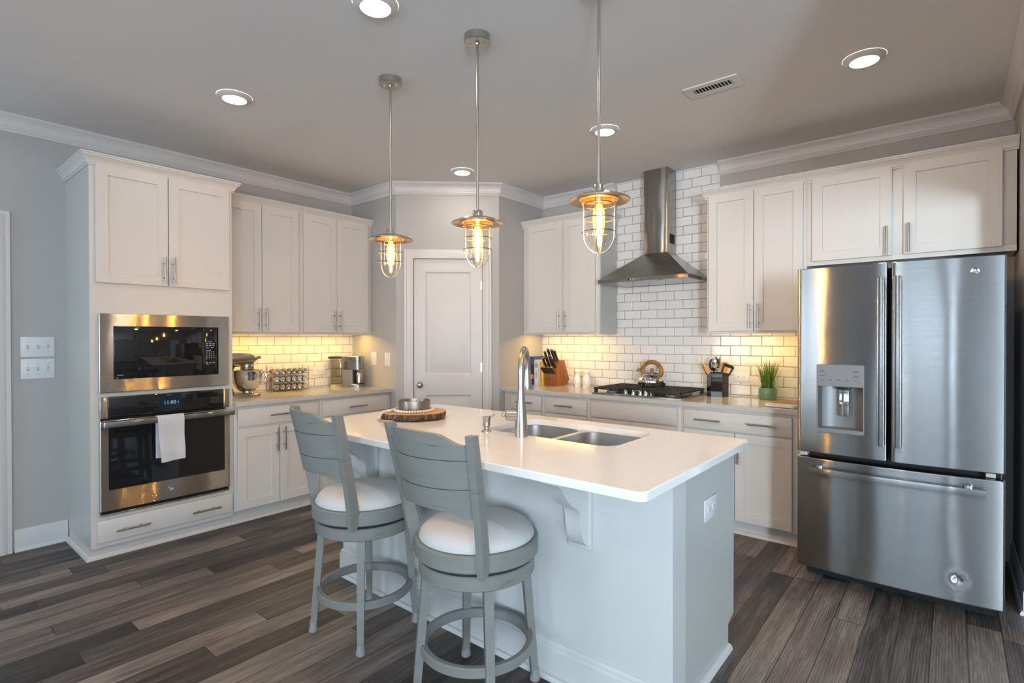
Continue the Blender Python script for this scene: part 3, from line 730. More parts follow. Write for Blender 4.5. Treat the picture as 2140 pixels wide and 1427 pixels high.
bd = badge(MB(), (-3.179, 0.380), lambda s, d, z: (0.640 + d, s, z))
TG = lambda u, v, w: (0.6416 + w, -3.179 + u, 0.380 + v)
text_mb(bd, 'GE', 0.014, TG)
obj('badge', bd, 'chrome', dr, recalc=False)
obj('vent_slot', MB().box(-3.556, -2.806, XT + 0.001, 0.612, 0.288, 0.308, T=FL), 'dark', ov)
obj('bottom_trim', MB().box(-3.563, -2.799, XT + 0.001, 0.625, 0.276, 0.2875, T=FL, bev=0.002).box(-3.563, -3.556, XT + 0.001, 0.622, 0.288, 0.308, T=FL).box(-2.806, -2.799, XT + 0.001, 0.622, 0.288, 0.308, T=FL), 'steelwarm', ov)
# towel over the oven handle
def towel():
    y0, y1 = -3.277, -3.122; n = 14; out = []; prof = []
    for i in range(13): prof.append((0.7095 + 0.004 * math.sin(i * 0.7), 0.572 + (0.866 - 0.572) * i / 12))
    for i in range(1, 8):
        a = PI * i / 8; prof.append((0.694 + 0.0155 * math.cos(a), 0.866 + 0.013 * math.sin(a) - 0.0))
    for i in range(11): prof.append((0.6765, 0.866 - (0.866 - 0.60) * i / 10))
    vs = []; fs = []; k = len(prof)
    for side in (0, 1):
        for i in range(n + 1):
            u = i / n
            for j, (x, z) in enumerate(prof):
                fl = max(0, 1 - j / 12) if j < 13 else 0
                yy = y0 + (y1 - y0) * (u * (1 - 0.10 * fl) + 0.06 * fl) + (0.012 * fl if True else 0)
                xx = x + 0.005 * fl * math.sin(u * 7 + 0.5) + (0.0025 if side == 0 else 0) * (1 if j < 16 else -1)
                zz = z + (0.0025 if side == 0 and 13 <= j < 20 else 0)
                if j < 13: zz += 0.010 * fl * u
                vs.append((xx, yy, zz))
    N = (n + 1) * k
    for i in range(n):
        for j in range(k - 1):
            a, b, c, d = i * k + j, (i + 1) * k + j, (i + 1) * k + j + 1, i * k + j + 1
            fs.append([a, b, c, d]); fs.append([N + d, N + c, N + b, N + a])
    for j in range(k - 1):
        fs.append([j, j + 1, N + j + 1, N + j]); q = n * k; fs.append([q + j + 1, q + j, N + q + j, N + q + j + 1])
    for i in range(n):
        fs.append([(i + 1) * k, i * k, N + i * k, N + (i + 1) * k]); e = k - 1
        fs.append([i * k + e, (i + 1) * k + e, N + (i + 1) * k + e, N + i * k + e])
    return MB().add(vs, fs)
tag(obj('hand_towel', towel(), 'towel', sharp=80), 'white waffle-weave towel hanging over the oven door handle', 'towel')

# ------------------------------------------------------------------ refrigerator
FX0, FXA, FXB, FX1, FY = 4.0085, 4.427, 4.4436, 4.8761, -1.121
fr = thing('refrigerator', 'stainless French door refrigerator with water dispenser and bottom drawer', 'refrigerator', (4.442, -0.6, 0))
fb = MB().box(FX0 + 0.006, FX1 - 0.006, -0.07, -1.03, 0.10, 1.745, bev=0.004)
for x in (FX0 + 0.06, FX1 - 0.06):
    for y in (-0.12, -0.90): fb.cyl((x, y, 0), (x, y, 0.102), 0.02)
obj('cabinet_body', fb, 'fridgeside', fr)
obj('shaded_kick_plate', MB().box(FX0 + 0.02, FX1 - 0.02, -0.10, -0.955, 0.012, 0.098), 'dark', fr)  # recessed kick, near-black to carry the shadow under the fridge
obj('gasket', MB().box(FX0 + 0.012, FX1 - 0.012, -1.03, -1.046, 0.10, 1.75), 'dark', fr)
xm = (FX0 + FX1) / 2
def fdepth(x):                               # gentle outward bow of the fronts
    u = (x - xm) / (FX1 - FX0) * 2; return FY - 0.029 * (1 - u * u)
def front(mb, x0, x1, z0, z1, hole=None, dent=None, nx=24, nz=1):
    yb = -1.047; r = 0.007
    xs = sorted(set([x0 + r * (1 - math.cos(PI / 2 * k / 4)) for k in range(5)] + [x1 - r * (1 - math.cos(PI / 2 * k / 4)) for k in range(5)] + [x0 + r + (x1 - x0 - 2 * r) * k / nx for k in range(nx + 1)] + (list(hole[:2]) if hole else [])))
    zs = sorted(set([z0, z0 + 0.003, z1 - 0.003, z1] + [z0 + (z1 - z0) * k / nz for k in range(nz + 1)] + (list(hole[2:]) if hole else [])))
    def dp(x, z):
        y = fdepth(x)
        e = min(x - x0, x1 - x)
        if e < r: y += r - math.sqrt(max(0, r * r - (r - e) ** 2))
        e = min(z - z0, z1 - z)
        if e < 0.003: y += 0.003 - e
        if dent:
            q = math.hypot(x - dent[0], z - dent[1]); y += 0.006 * math.exp(-(q / 0.016) ** 2) + 0.0012 * math.exp(-(q / 0.04) ** 2)
        return y
    vs = [(x, dp(x, z), z) for z in zs for x in xs]; n = len(xs); fs = []
    for j in range(len(zs) - 1):
        for i in range(n - 1):
            cx, cz = (xs[i] + xs[i + 1]) / 2, (zs[j] + zs[j + 1]) / 2
            if hole and hole[0] < cx < hole[1] and hole[2] < cz < hole[3]: continue
            fs.append([j * n + i, j * n + i + 1, (j + 1) * n + i + 1, (j + 1) * n + i])
    ring = [i for i in range(n)] + [(j * n + n - 1) for j in range(1, len(zs))] + [(len(zs) - 1) * n + i for i in range(n - 2, -1, -1)] + [j * n for j in range(len(zs) - 2, 0, -1)]
    o = len(vs); vs += [(vs[i][0], yb, vs[i][2]) for i in ring]; m = len(ring)
    for k in range(m): fs.append([ring[k], o + k, o + (k + 1) % m, ring[(k + 1) % m]])
    if not hole: fs.append([o + k for k in range(m)])
    return mb.add(vs, fs)
HX0, HX1, HZ0, HZ1 = 4.110, 4.328, 0.870, 1.236
ld = obj('left_door', front(MB(), FX0, FXA, 0.748, 1.768, hole=(HX0, HX1, HZ0, HZ1)), 'steel', fr, recalc=True)
rd = obj('right_door', front(MB(), FXB, FX1, 0.748, 1.768), 'steel', fr)
fd = obj('freezer_drawer', front(MB(), FX0, FX1, 0.106, 0.716, dent=(4.709, 0.218), nx=110, nz=80), 'steel', fr, sharp=60)
# dispenser recess
ys = fdepth(HX1) - 0.002
dm = MB()
dm.prism(rrect(HX0 - 0.001, HX1 + 0.001, HZ0 - 0.001, HZ1 + 0.001, 0.006), ys, ys + 0.006, holes=[rrect(HX0 + 0.006, HX1 - 0.004, HZ0 + 0.020, 1.120)], T=lambda a, b, c: (a, c, b))
cx0, cx1, cz0, cz1, cyb = HX0 + 0.006, HX1 - 0.004, HZ0 + 0.020, 1.120, -1.050
cav = []
for k in range(9):
    a = PI * k / 8; cav.append(((cx0 + cx1) / 2 - (cx1 - cx0) / 2 * math.cos(a), cyb - (1 - math.sin(a)) * 0.045 if 0 < k < 8 else ys + 0.004))
vs = [(x, y, cz0) for x, y in cav] + [(x, y, cz1) for x, y in cav]; n = len(cav)
fs = [[i, i + 1, n + i + 1, n + i] for i in range(n - 1)] + [list(range(n)), [n + i for i in range(n)][::-1]]
dm.add(vs, fs)
ds = obj('dispenser', dm, 'greyplastic', ld, sharp=25, recalc=False)
obj('paddle', MB().box(4.206, 4.252, -1.088, -1.078, 0.955, 1.098, bev=0.004), 'chrome', ld)
obj('nozzle', MB().box(4.195, 4.262, -1.105, -1.075, 1.102, 1.119, bev=0.004), 'black', ld)
def dash(x, z, w): obj('control_mark', MB().box(x - w / 2, x + w / 2, ys - 0.0008, ys - 0.0002, z - 0.0012, z + 0.0012), 'mark', ld)
for x, z, w in ((4.137, 1.205, .016), (4.137, 1.199, .030), (4.137, 1.178, .028), (4.137, 1.154, .012), (4.175, 1.155, .012), (4.214, 1.155, .020), (4.252, 1.155, .016), (4.292, 1.206, .018), (4.292, 1.200, .030), (4.292, 1.180, .016), (4.292, 1.174, .034), (4.292, 1.155, .014)): dash(x, z, w)
def vbar(x0, x1):
    y = fdepth((x0 + x1) / 2); m = MB().box(x0, x1, y - 0.058, y - 0.040, 0.832, 1.692, bev=0.003)
    for z0, z1 in ((0.850, 0.890), (1.635, 1.675)): m.box(x0 + 0.006, x1 - 0.006, y - 0.042, y + 0.003, z0, z1, bev=0.004)
    return m
obj('handle', vbar(4.387, 4.419), 'steel', ld)
obj('handle', vbar(4.456, 4.488), 'steel', rd)
hm = MB(); pts = []
vs = []; fs = []; N = 30
for i in range(N + 1):
    x = 4.078 + (4.808 - 4.078) * i / N; u = (i / N - 0.5) * 2; y = FY - 0.078 + 0.022 * u * u
    for dy, dz in ((0, -0.017), (0.016, -0.019), (0.018, 0.019), (0, 0.017), (-0.003, 0.0)): vs.append((x, y + dy, 0.655 + dz))
for i in range(N):
    for j in range(5): fs.append([i * 5 + j, i * 5 + (j + 1) % 5, (i + 1) * 5 + (j + 1) % 5, (i + 1) * 5 + j])
fs += [[0, 1, 2, 3, 4], [N * 5 + j for j in range(5)]]
hm.add(vs, fs)
for x in (4.125, 4.745): hm.box(x - 0.016, x + 0.016, FY - 0.060, fdepth(x) + 0.004, 0.650, 0.690, bev=0.006)
obj('handle', hm, 'steel', fd)
yb_ = fdepth(4.765)
bd = badge(MB(), (4.765, 1.700), lambda s, d, z: (s, yb_ - d, z), 0.017)
text_mb(bd, 'GE', 0.016, lambda u, v, w: (4.765 + u, yb_ - 0.0016 - w, 1.700 + v))
obj('badge', bd, 'chrome', rd, recalc=False)
hg = MB()
for x in (FX0 + 0.03, FX1 - 0.05): hg.box(x - 0.018, x + 0.018, -1.105, -1.02, 0.722, 0.742, bev=0.003)
obj('hinge_bracket', hg, 'markw', fr)

# ------------------------------------------------------------------ range hood
HA0, HA1, HB_, HZ_, HZT = 2.352, 3.136, -0.5, 1.843, 1.872
CH0, CH1, CHY = 2.626, 2.838, -0.195
hd = thing('range_hood', 'stainless chimney range hood on the tiled wall over the cooktop', 'range hood', ((HA0 + HA1) / 2, -0.25, HZ_))
cm = MB()
vs = [(HA0, -0.008, HZT), (HA1, -0.008, HZT), (HA1, HB_, HZT), (HA0, HB_, HZT), (CH0, -0.008, 2.103), (CH1, -0.008, 2.103), (CH1, CHY, 2.103), (CH0, CHY, 2.103)]
cm.add(vs, [(0, 1, 5, 4), (1, 2, 6, 5), (2, 3, 7, 6), (3, 0, 4, 7), (4, 5, 6, 7)])
cm.box(HA0, HA1, -0.008, HB_, HZ_ + 0.006, HZT)
cm.prism(rrect(HA0, HA1, HB_, -0.008), HZ_, HZ_ + 0.006, holes=[rrect(HA0 + 0.03, HA1 - 0.03, HB_ + 0.03, -0.04)])
can = obj('canopy', cm, 'hood', hd)
obj('filter', MB().box(HA0 + 0.032, HA1 - 0.032, HB_ + 0.032, -0.042, HZ_ + 0.002, HZ_ + 0.0055).box(2.60, 2.64, -0.46, -0.42, HZ_ - 0.001, HZ_ + 0.004).box(2.86, 2.90, -0.46, -0.42, HZ_ - 0.001, HZ_ + 0.004), 'steel', hd)
obj('chimney', MB().box(CH0, CH1, -0.008, CHY, 2.102, ZC - 0.001, bev=0.002).box(CH0 + 0.002, CH1 - 0.002, -0.01, CHY + 0.002, 2.50, 2.505), 'hood', hd)
obj('side_vent', MB().box(CH1 - 0.001, CH1 + 0.001, -0.145, -0.045, 2.185, 2.265), 'dark', hd)
bt = MB()
bt.m = 0
bt.cyl((2.640, HB_ - 0.003, HZ_ + 0.016), (2.640, HB_ + 0.001, HZ_ + 0.016), 0.006)
obj('switch', bt, 'black', can)
for i in range(5):
    obj('button', MB().cyl((2.660 + i * 0.018, HB_ - 0.004, HZ_ + 0.0165), (2.660 + i * 0.018, HB_ + 0.001, HZ_ + 0.0165), 0.0062, 14), 'chrome', can)

# ------------------------------------------------------------------ cooktop
KX0, KX1, KY0, KY1 = 2.335, 3.117, -0.576, -0.055
ct = thing('gas_cooktop', 'stainless gas cooktop with black cast-iron grates set in the counter', 'cooktop', ((KX0 + KX1) / 2, -0.31, ZCT))
tr = MB().prism(rrect(KX0, KX1, KY0, KY1, 0.012), ZCT + 0.0005, ZCT + 0.011, ch=0.004)
obj('tray', tr, 'steel', ct)
def grate(x0, x1, y0, y1, legs=True):
    z1, z0, w = 0.968, 0.951, 0.013
    m = MB()
    for a, b in ((y0, y0 + w), (y1 - w, y1)): m.box(x0, x1, a, b, z0, z1, bev=0.003)
    for a, b in ((x0, x0 + w), (x1 - w, x1)): m.box(a, b, y0, y1, z0, z1, bev=0.003)
    n = 7
    for i in range(1, n):
        y = y0 + (y1 - y0) * i / n
        if abs(i - n / 2) < 0.6 or True: m.box(x0, x1, y - 0.005, y + 0.005, z0 + 0.003, z1, bev=0.002)
    for i in (1, 2):
        x = x0 + (x1 - x0) * i / 3; m.box(x - 0.006, x + 0.006, y0, y1, z0 + 0.003, z1, bev=0.002)
    for x in (x0 + 0.004, x1 - 0.028):
        for y in (y0 + 0.002, y1 - 0.026): m.box(x, x + 0.024, y, y + 0.024, ZCT + 0.0105, z0 + 0.004, bev=0.003)
    return m
obj('grate', grate(2.345, 2.590, -0.560, -0.070), 'iron', ct)
obj('grate', grate(2.593, 2.857, -0.430, -0.070), 'iron', ct)
obj('grate', grate(2.860, 3.107, -0.560, -0.070), 'iron', ct)
for x, y, r in ((2.467, -0.44, .045), (2.467, -0.19, .038), (2.725, -0.25, .055), (2.984, -0.44, .04), (2.984, -0.19, .045)):
    bn = obj('burner', MB().lathe([(r + 0.012, ZCT + 0.0105), (r + 0.010, ZCT + 0.020), (r, ZCT + 0.022), (0, ZCT + 0.022)], T=lambda a, b, c: (x + a, y + b, c)), 'greyplastic', ct)
    obj('burner_cap', MB().lathe([(r * 0.8, ZCT + 0.022), (r * 0.82, ZCT + 0.030), (r * 0.7, ZCT + 0.033), (0, ZCT + 0.033)], T=lambda a, b, c: (x + a, y + b, c)), 'iron', bn)
for x, y in ((2.632, -0.535), (2.690, -0.515), (2.745, -0.500), (2.800, -0.515), (2.835, -0.480)):
    m = MB().lathe([(0.021, ZCT + 0.011), (0.021, ZCT + 0.016), (0.015, ZCT + 0.018), (0.014, ZCT + 0.034), (0.012, ZCT + 0.036), (0, ZCT + 0.036)], T=lambda a, b, c: (x + a, y + b, c), seg=24)
    m.box(x - 0.0045, x + 0.0045, y - 0.018, y + 0.018, ZCT + 0.030, ZCT + 0.046, bev=0.002)
    obj('knob', m, 'chrome', ct)

# kettle
kt = thing('kettle', 'polished steel kettle with arched amber wooden handle on the cooktop', 'kettle', (2.716, -0.225, 0.969), R(-8))
def lobes(prof, n=18, amp=0.025):
    seg = 108; vs = []; fs = []
    for r, z, k in prof:
        for i in range(seg):
            a = 2 * PI * i / seg; rr = r * (1 + amp * k * (abs(math.cos(a * n / 2 + z * 9)) - 0.5)); vs.append((rr * math.cos(a), rr * math.sin(a), z))
    for j in range(len(prof) - 1):
        for i in range(seg): fs.append([j * seg + i, j * seg + (i + 1) % seg, (j + 1) * seg + (i + 1) % seg, (j + 1) * seg + i])
    fs.append(list(range(seg))); fs.append([(len(prof) - 1) * seg + i for i in range(seg)])
    return MB().add(vs, fs)
kp = [(0.092, 0.0, 0), (0.104, 0.006, 0), (0.116, 0.024, .3), (0.120, 0.042, .7), (0.116, 0.060, 1), (0.104, 0.080, 1), (0.086, 0.098, .8), (0.070, 0.108, .3), (0.062, 0.112, 0), (0.060, 0.116, 0)]
body = obj('kettle_body', lobes(kp), 'chrome', kt, local=True, sharp=60)
lid = obj('lid', MB().lathe([(0.066, 0.1145), (0.067, 0.120), (0.058, 0.126), (0.03, 0.130), (0, 0.131)]), 'chrome', kt, local=True)
obj('lid_knob', MB().lathe([(0.016, 0.130), (0.019, 0.140), (0.016, 0.150), (0.008, 0.156), (0, 0.157)]), 'handle_wood', lid, local=True)
pts = []
for i in range(25):
    a = R(-22 + (224) * i / 24); pts.append((0.092 * math.cos(a), 0, 0.128 + 0.080 * math.sin(a)))
obj('handle', MB().tube(pts, [0.015 if 2 < i < 22 else 0.0165 for i in range(25)], 12, sq=1.25), 'handle_wood', kt, local=True)
sp = obj('spout', MB().tube([(-0.090, 0, 0.088), (-0.108, 0, 0.108), (-0.124, 0, 0.128)], [0.020, 0.016, 0.014], 14), 'chrome', kt, local=True)
obj('whistle_cap', MB().tube([(-0.118, 0, 0.122), (-0.132, 0, 0.137), (-0.136, 0, 0.142)], [0.0155, 0.018, 0.016], 14).tube([(-0.130, 0, 0.138), (-0.112, 0, 0.150), (-0.085, 0, 0.152)], 0.004, 8), 'pull', sp, local=True)

# ------------------------------------------------------------------ island
IX0, IX1, IY0, IY1 = 1.8526, 3.967, -2.9802, -1.8816
KY, KE = -2.70, 3.94                       # knee wall front, right end
isl = thing('kitchen_island', 'pale grey painted island base with corbels under a white top', 'island', (2.9, -2.3, 0))
obj('knee_wall', MB().box(1.93, KE, KY, KY + 0.115, 0.0, 0.8835), 'island', isl)
carc = MB().prism([(KY + 0.1155, 0.0), (-2.036, 0.0), (-2.036, 0.11), (-1.962, 0.13), (-1.962, 0.8835), (KY + 0.1155, 0.8835)], 3.899, 3.918, T=lambda a, b, c: (c, a, b))
obj('end_panel', carc, 'panel', isl)
obj('cabinet_body', MB().box(1.945, 3.898, KY + 0.1155, -1.975, 0.11, 0.30).box(1.945, 3.898, KY + 0.1155, KY + 0.13, 0.3, 0.8835).box(1.945, 1.96, KY + 0.13, -1.975, 0.3, 0.8835).box(1.945, 3.898, -1.99, -1.975, 0.3, 0.8835).box(1.96, 3.898, KY + 0.1155, -2.04, 0.0, 0.11), 'cab', isl)
for a, b in ((1.96, 2.44), (2.445, 2.93), (2.935, 3.41), (3.415, 3.90)):
    o = obj('door', shaker(MB(), a, b, 0.125, 0.868, 1.974, FB and (lambda s, d, z: (s, -3.948 + d, z))), 'cab', isl)
    obj('handle', pull(b - 0.03 if a > 3 else a + 0.03, 0.79, -1.954 + 3.948, lambda s, d, z: (s, d - 3.948, z)), 'pull', o)
obj('baseboard', MB().sweep([(1.93, KY + 0.115), (1.93, KY), (KE, KY)], [(0, 0), (0.033, 0), (0.033, 0.008), (0.027, 0.018), (0.015, 0.022), (0.015, 0.118), (0.013, 0.126), (0.010, 0.130), (0.010, 0.138), (0.004, 0.150), (0, 0.152)][::-1]), 'island', isl)
obj('shoe_moulding', MB().sweep([(KE + 0.0, KY + 0.003), (KE + 0.0, KY + 0.115), (3.9185, KY + 0.1155), (3.9185, -2.036)], [(0, 0), (0.020, 0), (0.020, 0.006), (0.014, 0.019), (0.004, 0.024), (0, 0.024)]), 'trim', isl)
for x0, x1 in ((2.165, 2.270), (3.517, 3.620)):
    c = MB().box(x0, x1, KY - 0.018, KY - 0.0005, 0.570, 0.883, bev=0.002)
    pf = [(0, 0.883), (0.225, 0.883), (0.225, 0.866), (0.212, 0.862), (0.190, 0.848), (0.165, 0.818), (0.145, 0.792), (0.115, 0.766), (0.082, 0.748), (0.066, 0.732), (0.060, 0.706), (0.056, 0.672), (0.048, 0.638), (0.034, 0.610), (0.016, 0.592), (0, 0.588)]
    c.prism([(-p, z) for p, z in pf], x0 + 0.026, x1 - 0.008, T=lambda a, b, cc: (cc, KY - 0.017 + a, b))
    obj('corbel', c, 'island', isl, sharp=50)
SKX0, SKX1, SKY0, SKY1 = 2.800, 3.560, -2.445, -2.005
so = rrect(SKX0, SKX1, SKY0, SKY1, 0.085, 8)
# small inward bump of the cutout between the bowls on the tap side
itop = worktop(rrect(IX0, IX1, IY0, IY1, 0.03, 6), holes=[so], z0=0.884, ch=0.004)
tag(obj('island_countertop', itop, 'counter'), 'large white quartz island top with sink cutout', 'countertop')
# sink
sk = thing('sink', 'undermount double-bowl stainless sink in the island top', 'sink', (3.18, -2.225, 0.70))
flange = MB().prism(rrect(SKX0 - 0.012, SKX1 + 0.012, SKY0 - 0.012, SKY1 + 0.012, 0.09, 8), 0.880, 0.8835, holes=[rrect(SKX0 + 0.004, 3.148, SKY0 + 0.004, SKY1 - 0.004, 0.08, 8), rrect(3.180, SKX1 - 0.004, SKY0 + 0.004, SKY1 - 0.004, 0.08, 8)])
obj('rim', flange, 'sink', sk)
def bowl(a0, a1, b0, b1, r, zt, zb):
    vs = []; fs = []; lv = [(0, zt), (0.006, zb + 0.05), (0.016, zb + 0.02), (0.04, zb + 0.004), (0.07, zb)]
    for o, z in lv: vs += [(p[0], p[1], z) for p in inset(rrect(a0, a1, b0, b1, r, 8), o)]
    n = len(vs) // len(lv)
    for k in range(len(lv) - 1):
        for i in range(n): fs.append([k * n + i, k * n + (i + 1) % n, (k + 1) * n + (i + 1) % n, (k + 1) * n + i])
    fs.append([(len(lv) - 1) * n + i for i in range(n)])
    return MB().add(vs, fs)
for a, b in ((SKX0 + 0.004, 3.148), (3.180, SKX1 - 0.004)):
    bo = obj('bowl', bowl(a, b, SKY0 + 0.004, SKY1 - 0.004, 0.08, 0.8805, 0.69), 'sink', sk, recalc=False, sharp=60)
    obj('drain', MB().lathe([(0.045, 0.692), (0.042, 0.694), (0.02, 0.691), (0, 0.691)], T=lambda x, y, z: ((a + b) / 2 + x, -2.225 + y, z)), 'chrome', bo)
# faucet
FX, FYY = 3.099, -2.489
fc = thing('faucet', 'tall brushed nickel gooseneck faucet beside the island sink', 'faucet', (FX, FYY, ZCT))
obj('faucet_body', MB().lathe([(0.0315, 0.0), (0.0315, 0.012), (0.030, 0.05), (0.0265, 0.10), (0.0215, 0.15), (0.0175, 0.19), (0.0160, 0.224)], seg=32), 'nickel', fc, local=True)
dirv = Vector((-0.50, 0.87)).normalized()
pts = [(0, 0, 0.222), (0, 0, 0.31)]
for i in range(1, 17):
    a = PI * i / 16; q = 0.105 * (1 - math.cos(a)); pts.append((dirv.x * q, dirv.y * q, 0.31 + 0.105 * math.sin(a)))
ne = pts[-1]; pts.append((ne[0], ne[1], ne[2] - 0.005))
obj('spout', MB().tube(pts, 0.0158, 18), 'nickel', fc, local=True)
obj('spray_head', MB().lathe([(0.0255, 0.205), (0.0265, 0.210), (0.0235, 0.245), (0.0190, 0.275), (0.0170, 0.304)], T=lambda a, b, c: (ne[0] + a, ne[1] + b, c)), 'nickel', fc, local=True)
hv = Vector((-0.93, -0.36, 0)).normalized()
lever = MB().tube([hv * 0.012 + Vector((0, 0, 0.098)), hv * 0.068 + Vector((0, 0, 0.098))], 0.0262, 24)
lever.tube([hv * 0.068 + Vector((0, 0, 0.098)), hv * 0.076 + Vector((0, 0, 0.098))], [0.0262, 0.019], 24)
lv = obj('handle_barrel', lever, 'nickel', fc, local=True)
obj('lever', MB().tube([hv * 0.076 + Vector((0, 0, 0.098)), hv * 0.088 + Vector((0, 0, 0.100))], [0.008, 0.008], 12).ball(tuple(hv * 0.09 + Vector((0, 0, 0.100))), 0.0105), 'nickel', lv, local=True)
# soap dispenser
sd = thing('soap_dispenser', 'small brushed nickel soap dispenser left of the faucet', 'dispenser', (2.884, -2.497, ZCT))
obj('pump_base', MB().lathe([(0.025, 0), (0.025, 0.004), (0.019, 0.008), (0.014, 0.016), (0.014, 0.024), (0.019, 0.030), (0.0195, 0.034), (0.0185, 0.040), (0.019, 0.066), (0.022, 0.072), (0.022, 0.076), (0, 0.078)]), 'nickel', sd, local=True)
obj('spout', MB().tube([(0.010, 0.008, 0.074), (0.024, 0.016, 0.080), (0.036, 0.022, 0.088)], [0.005, 0.004, 0.0035], 8), 'nickel', sd, local=True)

# ------------------------------------------------------------------ wall plates
def plate_thing(name, label, cat, T, s, z, w, h, group=None):
    t = thing(name, label, cat, T(s, 0, z), 0, group)
    obj('cover_plate', MB().box(s - w / 2, s + w / 2, 0.0005, 0.006, z - h / 2, z + h / 2, T=T, bev=0.003), 'plate', t)
    return t
def outlet(label, T, s, z, w=0.12, h=0.072):
    t = plate_thing('wall_outlet', label, 'outlet', T, s, z, w, h, 'duplex wall outlets')
    for k in (-1, 1):
        c = s + k * w * 0.17
        m = MB().prism([(c + 0.017 * math.cos(R(a)), z + min(0.0135, max(-0.0135, 0.017 * math.sin(R(a))))) for a in range(0, 360, 20)], 0.006, 0.0085, T=lambda a, b, cc: T(a, cc, b))
        r = obj('receptacle', m, 'plate', t)
        q = MB()
        for dz in (-0.006, 0.006): q.box(c - 0.005, c + 0.004, 0.0086, 0.0090, z + dz - 0.0012, z + dz + 0.0012, T=T)
        q.box(c + 0.008, c + 0.012, 0.0086, 0.0090, z - 0.002, z + 0.002, T=T)
        obj('slot', q, 'slot', r)
    return t
TLT = lambda s, d, z: (0.007 + d, s, z)
TBT = lambda s, d, z: (s, -0.007 - d, z)
outlet('white outlet on the left splashback between spice rack and coffee maker', TLT, -1.716, 1.070, 0.126, 0.078)
outlet('white outlet on the range splashback between utensils and plant', TBT, 3.382, 1.066, 0.122, 0.074)
outlet('white outlet on the right end of the island', lambda s, d, z: (3.918 + d, s, z), -2.270, 0.687, 0.150, 0.090)
TRW = lambda s, d, z: (s, YA - d, z)
def toggles(t, T, ss, z, ups):
    for s, u in zip(ss, ups):
        m = MB().box(s - 0.0055, s + 0.0055, 0.006, 0.0068, z - 0.013, z + 0.013, T=T)
        o = obj('toggle_bezel', m, 'markw', t)
        obj('toggle', MB().box(s - 0.0035, s + 0.0035, 0.006, 0.017, z + (0.0 if u else -0.010), z + (0.010 if u else 0.0), T=T, bev=0.001), 'plate', o)
    k = MB()
    for s in ss:
        for dz in (-0.032, 0.032):
            p = T(s, 0.0058, z + dz); q = T(s, 0.0066, z + dz); k.cyl(p, q, 0.0028, 8)
    obj('screw', k, 'markw', t)
yy = (-3.804, -3.752, -3.700)
t = plate_thing('light_switch', 'upper white three-gang switch plate on the left wall', 'light switch', FL, -3.752, 1.328, 0.172, 0.134, 'left wall switch plates'); toggles(t, FL, yy, 1.328, (0, 0, 0))
t = plate_thing('light_switch', 'lower white three-gang switch plate on the left wall', 'light switch', FL, -3.752, 1.184, 0.172, 0.132, 'left wall switch plates'); toggles(t, FL, yy, 1.184, (1, 1, 0))
t = plate_thing('light_switch', 'single white switch just right of the coffee maker', 'light switch', TRW, 0.372, 1.186, 0.082, 0.128); toggles(t, TRW, (0.372,), 1.186, (1,))
t = plate_thing('light_switch', 'single white switch on pantry return wall nearer the door', 'light switch', TRW, 0.580, 1.182, 0.082, 0.128)
obj('rocker', MB().box(0.563, 0.597, 0.006, 0.009, 1.146, 1.218, T=TRW, bev=0.002), 'plate', t)
obj('indicator', MB().box(0.573, 0.580, 0.009, 0.0098, 1.170, 1.178, T=TRW), 'markw', t)

# ------------------------------------------------------------------ recessed lights, vent, pendants
def downlight(x, y, label):
    t = thing('recessed_light', label, 'ceiling light', (x, y, ZC), 0, 'recessed ceiling lights')
    obj('trim_ring', MB().lathe([(0.096, -0.0005), (0.095, -0.006), (0.088, -0.010), (0.067, -0.020), (0.064, -0.020), (0.064, -0.010)], cap0=False, cap1=False, seg=40), 'trim', t, local=True)
    obj('diffuser', MB().lathe([(0.0645, -0.012), (0.0645, -0.018), (0.05, -0.0195), (0, -0.0195)], seg=40), 'lamp_on', t, local=True)
    return t
d0 = downlight(1.393, -3.075, 'lit recessed ceiling light in front of the oven tower')
for x, y, l in ((2.77, -3.075, 'lit recessed ceiling light at the top edge, nearest the camera'), (1.433, -1.207, 'lit recessed ceiling light in front of the pantry door'),
                (2.831, -1.224, 'lit recessed ceiling light seen behind the right pendant rod'), (4.330, -1.205, 'lit recessed ceiling light in front of the refrigerator'),
                (4.330, -3.075, 'added unseen recessed light over the right end of the island'), (2.77, -4.93, 'added unseen recessed light behind the camera, middle of its row'),  # unseen lamps from here on, added to brighten the island top
                (1.39, -4.93, 'added unseen recessed light behind the camera, by the hallway door'), (4.33, -4.93, 'added unseen recessed light right behind the camera')):
    dup(d0, (x, y, ZC), None, l)
vt = thing('ceiling_vent', 'white ceiling air vent with slanted louvres', 'vent', (3.627, -1.39, ZC))
obj('frame', MB().prism(rrect(-0.150, 0.150, -0.072, 0.072), -0.008, -0.0005, holes=[rrect(-0.108, 0.108, -0.034, 0.034)]), 'trim', vt, local=True)
obj('duct_opening', MB().box(-0.108, 0.108, -0.034, 0.034, -0.0012, -0.0006), 'dark', vt, local=True)
for i in range(12):
    x = -0.099 + 0.018 * i; mb = MB().add([(x - 0.006, -0.034, -0.0012), (x + 0.005, -0.034, -0.009), (x + 0.007, -0.034, -0.0085), (x - 0.004, -0.034, -0.0012), (x - 0.006, 0.034, -0.0012), (x + 0.005, 0.034, -0.009), (x + 0.007, 0.034, -0.0085), (x - 0.004, 0.034, -0.0012)],
        [(0, 1, 2, 3), (4, 7, 6, 5), (0, 4, 5, 1), (1, 5, 6, 2), (2, 6, 7, 3), (3, 7, 4, 0)])
    obj('louvre', mb, 'trim', vt, local=True)
